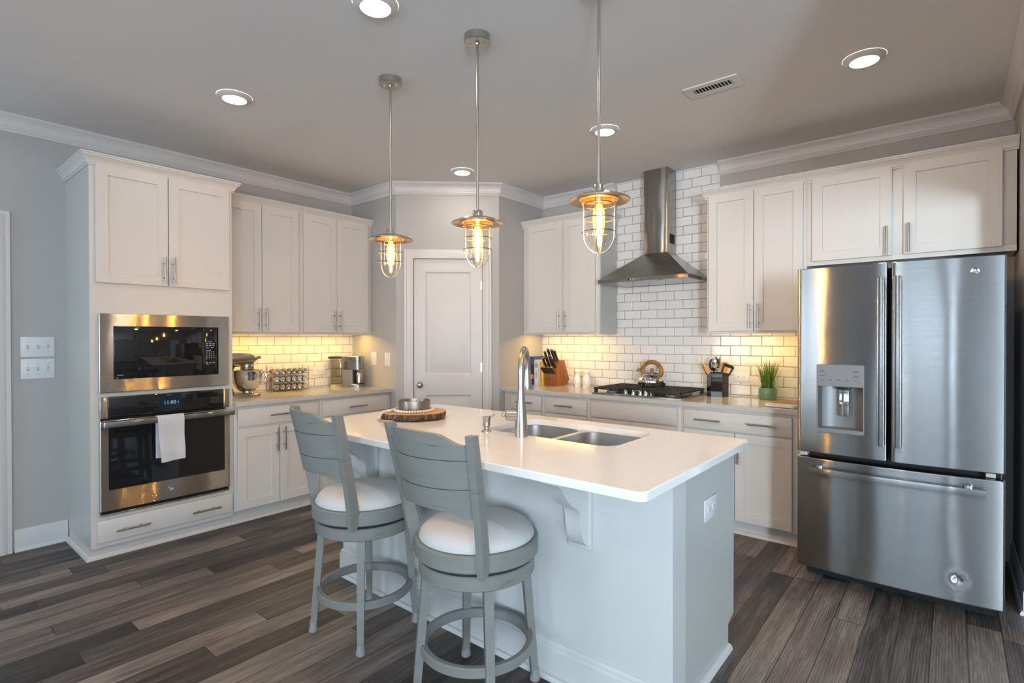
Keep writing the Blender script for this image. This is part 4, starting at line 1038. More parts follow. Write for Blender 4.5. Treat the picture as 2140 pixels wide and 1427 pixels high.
def pendant(x, y, label):
    t = thing('pendant_lamp', label, 'pendant lamp', (x, y, ZC), 0, 'cage pendants over the island')
    cpy = obj('canopy', MB().lathe([(0.0615, -0.0005), (0.0615, -0.034), (0.059, -0.037), (0.012, -0.037), (0.010, -0.045), (0, -0.045)], seg=40), 'nickel', t, local=True)
    for a in (0.6, 3.74): obj('screw', MB().cyl((0.034 * math.cos(a), 0.034 * math.sin(a), -0.037), (0.034 * math.cos(a), 0.034 * math.sin(a), -0.044), 0.004, 10), 'chrome', cpy, local=True)
    zs = lambda z: z - ZC
    obj('rod', MB().cyl((0, 0, -0.040), (0, 0, zs(1.988)), 0.0062, 14).cyl((0, 0, zs(2.40)), (0, 0, zs(2.403)), 0.0068, 14), 'nickel', t, local=True)
    obj('socket_cap', MB().lathe([(0.0, zs(1.992)), (0.022, zs(1.991)), (0.024, zs(1.988)), (0.024, zs(1.956)), (0, zs(1.956))], seg=28), 'nickel', t, local=True)
    sh = obj('shade', MB().lathe([(0.024, zs(1.958)), (0.050, zs(1.957)), (0.085, zs(1.948)), (0.112, zs(1.936)), (0.122, zs(1.932)), (0.1225, zs(1.928)), (0.119, zs(1.926)), (0.108, zs(1.931)), (0.082, zs(1.942)), (0.070, zs(1.938)), (0.066, zs(1.938)), (0.064, zs(1.950)), (0.024, zs(1.954))], cap0=False, cap1=False, seg=56), 'nickel', t, local=True)
    obj('reflector_ring', MB().lathe([(0.080, zs(1.9405)), (0.078, zs(1.931)), (0.066, zs(1.930)), (0.064, zs(1.9485)), (0.030, zs(1.9525))], cap0=False, cap1=False, seg=48), 'bulbgold', sh, local=True)
    obj('lamp_holder', MB().lathe([(0.016, zs(1.953)), (0.017, zs(1.918)), (0.013, zs(1.912)), (0, zs(1.912))], seg=20), 'bulbgold', t, local=True)
    gl = [(0.052, zs(1.945)), (0.052, zs(1.80))]
    for i in range(1, 9):
        a = PI / 2 * i / 8; gl.append((max(0.0005, 0.052 * math.cos(a)), zs(1.80) - 0.070 * math.sin(a)))
    obj('glass_jar', MB().lathe(gl, cap0=False, cap1=False, seg=40), 'glass', t, local=True)
    cg = obj('cage', MB(), 'nickel', t) if False else None
    for q in range(2):
        a = R(20 + 90 * q); pts = [(0.0625, zs(1.952)), (0.0625, zs(1.80))]
        for i in range(1, 16): b = PI * i / 16; pts.append((0.0625 * math.cos(b), zs(1.80) - 0.081 * math.sin(b)))
        pts += [(-0.0625, zs(1.80)), (-0.0625, zs(1.952))]
        obj('cage_wire', MB().tube([(p * math.cos(a), p * math.sin(a), z) for p, z in pts], 0.0022, 8), 'nickel', t, local=True)
    for z in (1.912, 1.857, 1.804):
        obj('cage_ring', MB().tube([(0.0665 * math.cos(2 * PI * i / 40), 0.0665 * math.sin(2 * PI * i / 40), zs(z)) for i in range(40)], 0.0024, 8, closed=True), 'pull', t, local=True)
    bl = obj('bulb', MB().lathe([(0.012, zs(1.915)), (0.015, zs(1.905)), (0.022, zs(1.885)), (0.024, zs(1.86)), (0.0225, zs(1.83)), (0.018, zs(1.80)), (0.010, zs(1.785)), (0, zs(1.782))], cap0=False, seg=28), 'amberglass', t, local=True)
    obj('filament', MB().lathe([(0, zs(1.898)), (0.008, zs(1.892)), (0.0125, zs(1.865)), (0.0125, zs(1.835)), (0.007, zs(1.806)), (0, zs(1.802))], seg=20), 'filament', bl, local=True)
    return t
pd = pendant(2.280, -2.620, 'leftmost of the three caged glass pendants over the island')
dup(pd, (2.940, -2.620, ZC), None, 'middle of the three caged glass pendants over the island')
dup(pd, (3.600, -2.620, ZC), None, 'rightmost of the three caged glass pendants, nearest the camera')

# ------------------------------------------------------------------ bar stools
def stool(x, y, rz, label):
    t = thing('bar_stool', label, 'bar stool', (x, y, 0), rz, 'swivel bar stools at the island')
    base = R(12)
    for k in range(4):
        a = R(45 + 90 * k) + base; ca, sa = math.cos(a), math.sin(a)
        def sec(r, z, w, d): return [(r * ca + dr * ca - dt * sa, r * sa + dr * sa + dt * ca, z) for dr, dt in ((-d, -w), (d, -w), (d, w), (-d, w))]
        lv = [sec(0.196, 0.505, 0.018, 0.016), sec(0.210, 0.34, 0.0165, 0.0155), sec(0.228, 0.13, 0.015, 0.015), sec(0.236, 0.030, 0.0135, 0.0135)]
        vs = sum(lv, []); fs = [(0, 1, 2, 3)]
        for i in range(3):
            for j in range(4): fs.append([i * 4 + j, i * 4 + (j + 1) % 4, i * 4 + 4 + (j + 1) % 4, i * 4 + 4 + j])
        fs.append((12, 13, 14, 15))
        lg = obj('leg', MB().add(vs, fs), 'stool', t, local=True, smooth=False)
        cxx, cyy = 0.238 * ca, 0.238 * sa
        obj('glide', MB().lathe([(0.0165, 0.052), (0.017, 0.030), (0.021, 0.016), (0.021, 0.006), (0.018, 0.004)], T=lambda p, q, z: (cxx + p, cyy + q, z), seg=20), 'glide', lg, local=True)
        obj('felt_pad', MB().lathe([(0.0185, 0.0045), (0.0185, 0.0), (0, 0.0)], T=lambda p, q, z: (cxx + p, cyy + q, z), seg=20, cap0=True), 'redfelt', lg, local=True)
    def ring(r0, r1, z0, z1, b=0.004): return MB().lathe([(r0, z0 + b), (r0, z1 - b), (r0 + b, z1), (r1 - b, z1), (r1, z1 - b), (r1, z0 + b), (r1 - b, z0), (r0 + b, z0), (r0, z0 + b)], cap0=False, cap1=False, seg=64)
    obj('foot_ring', ring(0.196, 0.221, 0.184, 0.222), 'stool', t, local=True)
    obj('base_ring', ring(0.165, 0.226, 0.492, 0.546), 'stool', t, local=True)
    obj('swivel_plate', MB().lathe([(0.19, 0.545), (0.19, 0.550), (0.12, 0.552), (0.12, 0.565), (0, 0.565)], seg=32).box(0.12, 0.205, -0.03, 0.03, 0.546, 0.556).box(-0.205, -0.12, -0.03, 0.03, 0.546, 0.556).box(-0.03, 0.03, 0.12, 0.205, 0.546, 0.556).box(-0.03, 0.03, -0.205, -0.12, 0.546, 0.556), 'black', t, local=True)
    obj('seat_frame', ring(0.10, 0.240, 0.561, 0.624, 0.005), 'stool', t, local=True)
    cu = [(0.214, 0.618)] + [(0.222 * q, 0.632 + 0.058 * (1 - q ** 3.0) ** 0.5) for q in (1.0, 0.997, 0.985, 0.96, 0.92, 0.86, 0.77, 0.65, 0.5, 0.33, 0.16, 0.0)]
    cs = obj('cushion', MB().lathe(cu, seg=56), 'fabric', t, local=True, sharp=70)
    obj('piping', MB().tube([(0.2205 * math.cos(2 * PI * i / 56), 0.2205 * math.sin(2 * PI * i / 56), 0.629) for i in range(56)], 0.0045, 8, closed=True), 'fabric', cs, local=True)
    def post_at(sx, v):                     # v 0..1 from the seat frame to the top
        z = 0.548 + v * 0.515
        lean = 0.0 if v < 0.12 else (v - 0.12) / 0.88
        return Vector((sx * (0.190 + 0.035 * lean), -0.158 - 0.088 * lean ** 1.15, z))
    for sx in (-1, 1):
        vs = []; fs = []; N = 14
        for i in range(N + 1):
            v = i / N; p = post_at(sx, v)
            tx, ty = sx * 0.70, -0.71        # outward
            if v > 0.15: pass
            hw = 0.014; hd = 0.024 - 0.004 * v
            if i == 0: hd *= 0.55
            for dd, ww in ((-hd, -hw), (hd, -hw), (hd, hw), (-hd, hw)):
                ox, oy = tx * 0.35, -0.94     # depth axis mostly backward
                L = math.hypot(ox, oy); ox /= L; oy /= L
                vs.append((p.x + ox * dd - oy * ww, p.y + oy * dd + ox * ww, p.z + (0.012 if (i == 0 and dd < 0) else 0)))
        for i in range(N):
            for j in range(4): fs.append([i * 4 + j, i * 4 + (j + 1) % 4, i * 4 + 4 + (j + 1) % 4, i * 4 + 4 + j])
        fs += [(0, 1, 2, 3), (N * 4, N * 4 + 1, N * 4 + 2, N * 4 + 3)]
        obj('back_post', MB().add(vs, fs), 'stool', t, local=True, sharp=30)
    def shape(u):                            # 1 in the middle, 0 near the posts, ogee between
        a = abs(u)
        if a < 0.52: return 1.0 - 0.10 * (a / 0.52) ** 2
        if a > 0.90: return 0.0
        s = (a - 0.52) / 0.38; return 0.90 * (1 - (s * s * (3 - 2 * s)))
    def slat(fz0, fz1):
        N, K = 36, 6; vs = []; fs = []
        for side in (0, 1):
            for i in range(N + 1):
                u = -1 + 2 * i / N
                for k in range(K + 1):
                    z = fz0(u) + (fz1(u) - fz0(u)) * k / K; v = (z - 0.548) / 0.515
                    p = post_at(1, v); x = u * (p.x - 0.012); y = p.y - (math.sqrt(0.275 ** 2 - (0.2 * u) ** 2) - 0.1887) + (0.009 if side else -0.009) + 0.006
                    vs.append((x, y, z))
        n1 = (N + 1) * (K + 1)
        for i in range(N):
            for k in range(K):
                a, b, c, d = i * (K + 1) + k, (i + 1) * (K + 1) + k, (i + 1) * (K + 1) + k + 1, i * (K + 1) + k + 1
                fs.append([a, b, c, d]); fs.append([n1 + d, n1 + c, n1 + b, n1 + a])
        for i in range(N):
            a, b = i * (K + 1), (i + 1) * (K + 1); fs.append([b, a, n1 + a, n1 + b]); fs.append([a + K, b + K, n1 + b + K, n1 + a + K])
        for k in range(K):
            fs.append([k, k + 1, n1 + k + 1, n1 + k]); q = N * (K + 1); fs.append([q + k + 1, q + k, n1 + q + k, n1 + q + k + 1])
        return MB().add(vs, fs)
    obj('back_slat', slat(lambda u: 0.9755, lambda u: 1.028 + 0.042 * shape(u)), 'stool', t, local=True)
    obj('back_slat', slat(lambda u: 0.872, lambda u: 0.9725), 'stool', t, local=True)
    obj('back_slat', slat(lambda u: 0.764 + 0.030 * shape(u), lambda u: 0.869), 'stool', t, local=True)
    return t
st = stool(2.517, -2.959, R(-7), 'grey swivel bar stool at left, nearer the oven tower')
dup(st, (3.250, -2.957, 0), R(-2), 'grey swivel bar stool at right, in front of the faucet')

# ------------------------------------------------------------------ island decor
lg = thing('wood_slice_tray', 'round log slice tray with bark edge on the island', 'tray', (2.232, -2.418, ZCT))
vs = []; fs = []; n = 72
rad = [0.192 * (1 + 0.035 * math.sin(3 * a + 1) + 0.02 * math.sin(7 * a) + 0.012 * math.sin(13 * a + 2)) for a in [2 * PI * i / n for i in range(n)]]
lev = [(0.90, 0.004), (0.985, 0.010), (1.0, 0.024), (0.985, 0.036), (0.965, 0.040)]
for sc, z in lev:
    for i in range(n):
        a = 2 * PI * i / n; r = rad[i] * sc + rnd.uniform(-0.002, 0.002) * (1 if 0.003 < z < 0.039 else 0); vs.append((r * math.cos(a), r * math.sin(a), z))
for k in range(len(lev) - 1):
    for i in range(n): fs.append([k * n + i, k * n + (i + 1) % n, (k + 1) * n + (i + 1) % n, (k + 1) * n + i])
fs.append(list(range(n))[::-1])
obj('bark', MB().add(vs, fs), 'bark', lg, local=True, sharp=60, recalc=False)
top = [(0.965 * rad[i] * math.cos(2 * PI * i / n), 0.965 * rad[i] * math.sin(2 * PI * i / n)) for i in range(n)]
obj('cut_face', MB().prism(top, 0.039, 0.0405), 'log', lg, local=True, smooth=False)
for a in (0.8, 2.4, 4.0, 5.6): obj('foot', MB().cyl((0.1 * math.cos(a), 0.1 * math.sin(a), 0), (0.1 * math.cos(a), 0.1 * math.sin(a), 0.0045), 0.012), 'black', lg, local=True)
bc = (2.232, -2.418 + 0.004)
bw = thing('candle_tin', 'shallow round pewter candle bowl on the log slice', 'candle', (bc[0], bc[1], ZCT + 0.0405))
obj('tin', MB().lathe([(0.084, 0), (0.090, 0.004), (0.094, 0.060), (0.093, 0.064), (0.090, 0.064), (0.087, 0.050), (0.086, 0.030), (0, 0.030)], seg=48), 'tin', bw, local=True)
obj('wax', MB().lathe([(0.0855, 0.0305), (0.0855, 0.045), (0, 0.0445)], seg=40), 'wax', bw, local=True)
for k in range(3):
    a = 2.1 * k; obj('wick', MB().cyl((0.03 * math.cos(a), 0.03 * math.sin(a), 0.044), (0.03 * math.cos(a), 0.03 * math.sin(a), 0.056), 0.0012, 6), 'black', bw, local=True)
ga = thing('bead_garland', 'string of pale wooden beads with jute tassel around the candle bowl', 'garland', (2.232, -2.418, ZCT + 0.0405))
# plan directions seen from the camera: right (0.771,0.637), towards viewer (0.637,-0.771)
rv, tv = Vector((0.771, 0.637, 0)), Vector((0.637, -0.771, 0))
path = []
for i in range(60):
    a = R(150 - 345 * i / 59); path.append(rv * (0.112 * math.cos(a)) - tv * (0.112 * math.sin(a)) + Vector((0, 0, 0.0085)))
path += [rv * -0.128 + tv * 0.055 + Vector((0, 0, 0.0085)), rv * -0.150 + tv * 0.090 + Vector((0, 0, 0.0085)), rv * -0.160 + tv * 0.125 + Vector((0, 0, 0.004)), rv * -0.166 + tv * 0.142 + Vector((0, 0, -0.012)), rv * -0.172 + tv * 0.150 + Vector((0, 0, -0.030))]
bm_ = MB().ball((0, 0, 0), 0.0082, 14, 8); first = None; acc = 0; last = path[0]; spots = [path[0]]
for p in path[1:]:
    seg_ = p - last; L = seg_.length; pos = 0
    while acc + (L - pos) >= 0.0158:
        pos += 0.0158 - acc; acc = 0; spots.append(last + seg_ * (pos / L))
    acc += L - pos; last = p
for p in spots:
    if first is None: first = obj('bead', bm_, 'bead', ga, local=True); b = first
    else: b = first.copy(); COL.objects.link(b)
    b.location = p
e = path[-1]
obj('tassel', MB().tube([e + Vector((0, 0, -0.002)), e + rv * 0.004 + tv * 0.004 + Vector((0, 0, -0.004)), e + rv * 0.03 + tv * 0.014 + Vector((0, 0, -0.0045)), e + rv * 0.085 + tv * 0.03 + Vector((0, 0, -0.003))], [0.007, 0.0068, 0.009, 0.0065], 12, sq=0.75), 'jute', ga, local=True)

# ------------------------------------------------------------------ left counter things
mx = thing('stand_mixer', 'silver stand mixer with steel bowl half hidden by oven tower', 'mixer', (0.27, -2.56, ZCT), 0)
# local: +y is the front of the mixer
bs = MB().prism([(0.085 * math.cos(a) * 1.0, 0.02 + (0.135 if math.sin(a) > 0 else 0.19) * math.sin(a)) for a in [2 * PI * i / 40 for i in range(40)]], 0.0, 0.024, ch=0.010)
obj('base', bs, 'tin', mx, local=True)
obj('pedestal', MB().tube([(0, -0.115, 0.02), (0, -0.12, 0.10), (0, -0.12, 0.20), (0, -0.10, 0.26)], [0.062, 0.045, 0.046, 0.055], 20), 'tin', mx, local=True)
def loft(secs, seg=28):
    vs = []; fs = []
    for y, rx, rz, cz in secs:
        for i in range(seg):
            a = 2 * PI * i / seg; vs.append((rx * math.cos(a), y, cz + rz * math.sin(a)))
    for k in range(len(secs) - 1):
        for i in range(seg): fs.append([k * seg + i, k * seg + (i + 1) % seg, (k + 1) * seg + (i + 1) % seg, (k + 1) * seg + i])
    fs.append(list(range(seg))); fs.append([(len(secs) - 1) * seg + i for i in range(seg)])
    return MB().add(vs, fs)
hdm = obj('head', loft([(-0.20, 0.025, 0.028, 0.300), (-0.185, 0.052, 0.050, 0.302), (-0.14, 0.068, 0.062, 0.305), (-0.04, 0.072, 0.066, 0.306), (0.04, 0.068, 0.062, 0.308), (0.085, 0.058, 0.052, 0.310), (0.110, 0.040, 0.036, 0.312), (0.122, 0.018, 0.016, 0.313), (0.124, 0.004, 0.004, 0.313)]), 'tin', mx, local=True, sharp=60)
obj('trim_band', MB().lathe([(0.050, 0.236), (0.0515, 0.238), (0.0515, 0.250), (0.050, 0.252)], T=lambda a, b, c: (a, 0.05 + b, c)), 'chrome', mx, local=True)
obj('planetary', MB().lathe([(0.0, 0.205), (0.030, 0.205), (0.036, 0.214), (0.048, 0.216), (0.050, 0.236), (0.050, 0.262), (0.040, 0.270)], T=lambda a, b, c: (a, 0.05 + b, c)), 'tin', mx, local=True)
obj('attachment_knob', MB().tube([(0.048, 0.088, 0.312), (0.060, 0.115, 0.316), (0.066, 0.132, 0.316)], [0.017, 0.016, 0.010], 14), 'pull', hdm, local=True)
bwl = obj('bowl', MB().lathe([(0.045, 0.026), (0.052, 0.028), (0.045, 0.040), (0.060, 0.046), (0.088, 0.075), (0.104, 0.115), (0.110, 0.165), (0.111, 0.205), (0.114, 0.210), (0.112, 0.213), (0.108, 0.205), (0.106, 0.16), (0.09, 0.085), (0.04, 0.055), (0, 0.055)], T=lambda a, b, c: (a, 0.05 + b, c), seg=44), 'chrome', mx, local=True)
obj('handle', MB().tube([(0.070, 0.128, 0.195), (0.090, 0.155, 0.190), (0.096, 0.164, 0.150), (0.086, 0.152, 0.105), (0.066, 0.128, 0.100)], 0.0085, 10, sq=1.4), 'chrome', bwl, local=True)
# spice rack
RX, RY0, RY1 = 0.10, -2.232, -1.896
sr = thing('spice_rack', 'wire spice rack standing against the left splashback', 'rack', (RX, (RY0 + RY1) / 2, ZCT))
fm = MB()
for y in (RY0, RY1):
    fm.tube([(RX + 0.03, y, ZCT + 0.003), (RX + 0.03, y, ZCT + 0.215), (RX - 0.07, y, ZCT + 0.225), (RX - 0.07, y, ZCT + 0.003)], 0.003, 8, closed=True)
obj('side_frame', fm, 'pull', sr)
rows = [ZCT + 0.030, ZCT + 0.098, ZCT + 0.166]
for z in rows: obj('shelf_wire', MB().cyl((RX + 0.03, RY0, z - 0.012), (RX + 0.03, RY1, z - 0.012), 0.003, 8).cyl((RX - 0.06, RY0, z - 0.020), (RX - 0.06, RY1, z - 0.020), 0.003, 8).cyl((RX - 0.01, RY0, z - 0.016), (RX - 0.01, RY1, z - 0.016), 0.003, 8), 'pull', sr)
spice = [(0.22, 0.10, 0.03), (0.35, 0.13, 0.02), (0.08, 0.11, 0.03), (0.28, 0.20, 0.08), (0.16, 0.05, 0.02), (0.40, 0.24, 0.06)]
jar0 = None
for r_, z in enumerate(rows):
    for k in range(6):
        y = RY0 + 0.036 + 0.0528 * k
        lab = 'chrome-lidded spice jar, %s row of the rack, %s' % (('bottom', 'middle', 'top')[r_], ('leftmost', 'second from left', 'third from left', 'third from right', 'second from right', 'rightmost')[k])
        if jar0 is None:
            jar0 = thing('spice_jar', lab, 'jar', (RX, y, z + 0.010), 0, 'spice jars on the rack')
            obj('jar', MB().lathe([(0.0, -0.066), (0.020, -0.066), (0.021, -0.060), (0.021, 0.012), (0.019, 0.016)], T=lambda a, b, c: (c, a, b), seg=24), 'handle_wood', jar0, local=True)
            obj('lid', MB().lathe([(0.0225, 0.012), (0.0235, 0.016), (0.0235, 0.034), (0.0215, 0.038), (0.017, 0.038), (0.013, 0.034), (0, 0.034)], T=lambda a, b, c: (c, a, b), seg=28), 'chrome', jar0, local=True)
        else: dup(jar0, (RX, y, z + 0.010), None, lab)
# coffee maker
cf = thing('coffee_maker', 'grey and steel single-serve coffee maker with clear water tank', 'coffee maker', (0.190, -1.515, ZCT), R(38))
# local +x is the front
obj('base', MB().prism(rrect(-0.175, 0.150, -0.060, 0.060, [0.02, 0.055, 0.055, 0.02], 6), 0.0, 0.030, ch=0.004), 'steel', cf, local=True)
obj('column', MB().prism(rrect(-0.045, 0.062, -0.060, 0.060, 0.012), 0.030, 0.292), 'greyplastic', cf, local=True)
obj('recess_panel', MB().box(0.0622, 0.075, -0.054, 0.054, 0.031, 0.165), 'black', cf, local=True)
hh = obj('brew_head', MB().prism(rrect(-0.045, 0.150, -0.060, 0.060, [0.012, 0.058, 0.058, 0.012], 8), 0.166, 0.250, ch=0.0), 'steel', cf, local=True)
obj('head_lid', MB().prism(rrect(-0.043, 0.150, -0.060, 0.060, [0.012, 0.058, 0.058, 0.012], 8), 0.2525, 0.296, ch=0.006), 'steel', hh, local=True)
obj('seam', MB().prism(rrect(-0.040, 0.147, -0.057, 0.057, [0.012, 0.055, 0.055, 0.012], 8), 0.2495, 0.253), 'black', hh, local=True)
obj('lid_pivot', MB().cyl((-0.020, -0.0595, 0.275), (-0.020, -0.063, 0.275), 0.010, 18), 'chrome', hh, local=True)
obj('drip_tray', MB().prism(rrect(0.064, 0.152, -0.058, 0.058, [0.0, 0.055, 0.055, 0.0], 8), 0.030, 0.036), 'black', cf, local=True)
tk = MB().prism(rrect(-0.170, -0.050, -0.058, 0.058, 0.02), 0.031, 0.272, holes=[rrect(-0.167, -0.053, -0.055, 0.055, 0.018)])
obj('water_tank', tk, 'reservoir', cf, local=True)
obj('tank_handle', MB().box(-0.066, -0.052, -0.061, -0.050, 0.120, 0.262, bev=0.003), 'chrome', cf, local=True)
obj('tank_lid', MB().prism(rrect(-0.180, -0.044, -0.060, 0.060, 0.015), 0.273, 0.292, ch=0.003), 'black', cf, local=True)
cfm = cf.matrix_basis
mp = cfm @ Vector((0.104, 0.0, 0.036))
tm = thing('travel_mug', 'brushed steel mug under the coffee maker spout', 'mug', tuple(mp))
obj('mug_body', MB().lathe([(0.0, 0.0), (0.035, 0.0), (0.038, 0.003), (0.040, 0.100), (0.038, 0.103), (0.036, 0.100), (0.035, 0.01), (0, 0.01)], seg=32), 'nickel', tm, local=True)

# ------------------------------------------------------------------ back counter things
kbk = thing('knife_block', 'cherry wood knife block on the range counter beside the books', 'knife block', (1.672, -0.175, ZCT))
prof = [(-0.062, 0.010), (-0.045, 0.0), (0.085, 0.0), (0.125, 0.040), (0.035, 0.250), (-0.038, 0.250), (-0.062, 0.150)]
bk = MB().prism([(-0.062, 0.0), (0.070, 0.0), (0.095, 0.010), (0.150, 0.056), (0.062, 0.250), (-0.004, 0.250), (-0.066, 0.140)], -0.074, 0.074, T=lambda a, b, c: (c, a, b))
obj('block', bk, 'block', kbk, local=True, smooth=False)
obj('stamp', MB().box(-0.035, 0.030, -0.0640, -0.0630, 0.044, 0.050), 'board', kbk, local=True)
def knife(name, label, x, y, z, L, w, tilt, yaw=0, group=None, pommel=True):
    t = thing(name, label, 'knife', (1.672 + x, -0.175 + y, ZCT + z), R(yaw), group)
    ax = Vector((0, -math.cos(tilt), math.sin(tilt)))
    pts = [ax * 0.0, ax * (L * 0.2), ax * (L * 0.6), ax * L]
    side = Vector((0, math.sin(tilt), math.cos(tilt)))
    vs = []; fs = []
    K = 8
    for i in range(K + 1):
        u = i / K; c = ax * (u * L) - side * (0.004 * math.sin(u * PI) + (0.006 * u * u)); hw = w / 2 * (0.85 + 0.25 * u); hx = 0.0085 * (0.9 + 0.15 * u)
        for sx, sz in ((-1, -.7), (-.7, -1), (.7, -1), (1, -.7), (1, .7), (.7, 1), (-.7, 1), (-1, .7)): p = c + Vector((sx * hx, 0, 0)) + side * (sz * hw); vs.append(tuple(p))
    for i in range(K):
        for j in range(8): fs.append([i * 8 + j, i * 8 + (j + 1) % 8, i * 8 + 8 + (j + 1) % 8, i * 8 + 8 + j])
    fs += [list(range(8)), [K * 8 + j for j in range(8)]]
    obj('handle', MB().add(vs, fs), 'bladk', t, local=True, sharp=50)
    e0 = ax * (-0.045); q0 = ax * 0.012
    vs = [tuple(e0 + Vector((sx * 0.0015, 0, 0)) + side * (sz * w * 0.45)) for sx, sz in ((-1, -1), (1, -1), (1, 1), (-1, 1))] + [tuple(q0 + Vector((sx * 0.0015, 0, 0)) + side * (sz * w * 0.5)) for sx, sz in ((-1, -1), (1, -1), (1, 1), (-1, 1))]
    obj('blade', MB().add(vs, [(0, 1, 2, 3), (4, 5, 6, 7), (0, 1, 5, 4), (1, 2, 6, 5), (2, 3, 7, 6), (3, 0, 4, 7)]), 'chrome', t, local=True, smooth=False)
    pe = ax * (L + 0.001) - side * 0.006
    vs = [tuple(pe + ax * d + Vector((sx * 0.009, 0, 0)) + side * (sz * w * 0.52)) for d in (-0.002, 0.004) for sx, sz in ((-1, -1), (1, -1), (1, 1), (-1, 1))]
    obj('end_cap', MB().add(vs, [(0, 1, 2, 3), (4, 5, 6, 7), (0, 1, 5, 4), (1, 2, 6, 5), (2, 3, 7, 6), (3, 0, 4, 7)]), 'chrome', t, local=True, smooth=False)
    return t
kn0 = knife('steak_knife', 'black-handled steak knife low on block, far left of row', -0.060, -0.080, 0.122, 0.085, 0.014, R(52), 0, 'steak knives in the block')
for i, w_ in enumerate(('second from left', 'third from left', 'third from right', 'second from right', 'far right')):
    dup(kn0, (1.672 - 0.060 + 0.0235 * (i + 1), -0.175 - 0.080, ZCT + 0.122), 0, 'black-handled steak knife low on block, %s of row' % w_)
for x, y, z, L, w, tl, lb in ((-0.052, -0.058, 0.176, 0.112, 0.022, 60, 'black knife at the front left of the block face'),
        (-0.020, -0.050, 0.186, 0.118, 0.022, 60, 'black knife second from left at the front of the block'),
        (-0.048, -0.030, 0.224, 0.126, 0.022, 62, 'black knife at the rear left of the block'),
        (-0.012, -0.024, 0.238, 0.140, 0.024, 62, 'tallest black knife, rear middle of the block'),
        (0.024, -0.020, 0.244, 0.130, 0.026, 62, 'thick black-handled knife beside the tallest one'),
        (0.016, -0.046, 0.194, 0.124, 0.022, 60, 'black knife in the middle of the block face'),
        (0.054, -0.018, 0.246, 0.118, 0.024, 62, 'black knife at the rear right of the block'),
        (0.052, -0.054, 0.180, 0.112, 0.020, 60, 'black knife at the front right of the block face')):
    knife('kitchen_knife', lb, x, y, z, L, w, R(tl), 0, 'large knives in the block')
# cook books
def book(label, x0, x1, y0, y1, h, cover, marks=None):
    t = thing('cook_book', label, 'book', ((x0 + x1) / 2, (y0 + y1) / 2, ZCT), 0, 'cook books by the knife block')
    c = MB().box(x0, x1, y0, y0 + 0.003, ZCT, ZCT + h, bev=0.001).box(x0, x0 + 0.0025, y0 + 0.003, y1, ZCT, ZCT + h).box(x1 - 0.0025, x1, y0 + 0.003, y1, ZCT, ZCT + h)
    cv = obj('cover', c, cover, t)
    obj('pages', MB().box(x0 + 0.003, x1 - 0.003, y0 + 0.0035, y1 - 0.006, ZCT + 0.003, ZCT + h - 0.004), 'paper', t)
    for m, mm in (marks or []): obj('spine_print', m, mm, cv, smooth=False, recalc=False)
    return t
BY = -0.245
def vtext(txt, size, x, z): return text_mb(MB(), txt, size, lambda u, v, w: (x + v, BY - 0.0004 - w, z - u))
def htext(txt, size, x, z): return text_mb(MB(), txt, size, lambda u, v, w: (x + u, BY - 0.0004 - w, z + v))
book('tall blue and black cook book nearest the pantry wall', 1.420, 1.476, BY, -0.02, 0.282, 'bk_blue', [(MB().box(1.4335, 1.470, BY - 0.0006, BY - 0.0002, ZCT + 0.01, ZCT + 0.20), 'bk_dark'), (MB().lathe([(0.016, 0), (0.016, 0.001), (0, 0.001)], T=lambda a, b, c: (1.452 + a, BY - 0.0006 - c, ZCT + 0.082 + b * 1.5)), 'bk_peach'), (MB().box(1.450, 1.460, BY - 0.0018, BY - 0.0014, ZCT + 0.055, ZCT + 0.095), 'bk_red')])
sp_ = [(htext('CO', 0.024, 1.500, ZCT + 0.232), 'mark'), (MB().lathe([(0.021, 0), (0.021, 0.0008), (0, 0.0008)], T=lambda a, b, c: (1.5005 + a * 0.9, BY - 0.0004 - c, ZCT + 0.196 + b)), 'bk_dark'), (MB().lathe([(0.014, 0), (0.014, 0.0008), (0, 0.0008)], T=lambda a, b, c: (1.4995 + a, BY - 0.0013 - c, ZCT + 0.194 + b)), 'bk_peach'),
       (MB().box(1.506, 1.509, BY - 0.0008, BY - 0.0003, ZCT + 0.120, ZCT + 0.150), 'bk_red'), (vtext('BXB', 0.026, 1.503, ZCT + 0.096), 'mark'), (vtext('COLN', 0.014, 1.486, ZCT + 0.125), 'markw'), (htext('C', 0.020, 1.496, ZCT + 0.036), 'pot')]
book('white cook book with round picture and black lettering on spine', 1.477, 1.524, BY, -0.03, 0.250, 'bk_white', sp_)
book('cream cook book between the white and rose ones', 1.525, 1.547, BY, -0.03, 0.252, 'bk_cream')
book('thin rose cook book next to the yellow one', 1.548, 1.564, BY, -0.04, 0.236, 'bk_rose')
book('bright yellow cook book against the knife block', 1.565, 1.588, BY, -0.04, 0.246, 'bk_yellow', [(MB().box(1.578, 1.5805, BY - 0.0008, BY - 0.0003, ZCT + 0.05, ZCT + 0.07), 'mark')])
# shakers and small pot behind them
def shaker_pot(x, y, s, label):
    t = thing('shaker', label, 'shaker', (x, y, ZCT), 0, 'salt and pepper shakers')
    obj('shaker_body', MB().lathe([(0.0, 0.0), (0.036 * s, 0.0), (0.037 * s, 0.006), (0.034 * s, 0.010), (0.039 * s, 0.028), (0.042 * s, 0.048), (0.037 * s, 0.078), (0.027 * s, 0.105), (0.0245 * s, 0.122), (0.028 * s, 0.138), (0.030 * s, 0.141)], seg=28), 'ceramic', t, local=True)
    obj('top', MB().lathe([(0.030 * s, 0.141), (0.030 * s, 0.146), (0.020 * s, 0.158), (0.008 * s, 0.163), (0, 0.164)], seg=28), 'ceramic', t, local=True)
    return t
shaker_pot(1.900, -0.115, 0.95, 'cream ceramic shaker nearer the knife block')
shaker_pot(2.010, -0.125, 1.08, 'cream ceramic shaker nearer the cooktop')
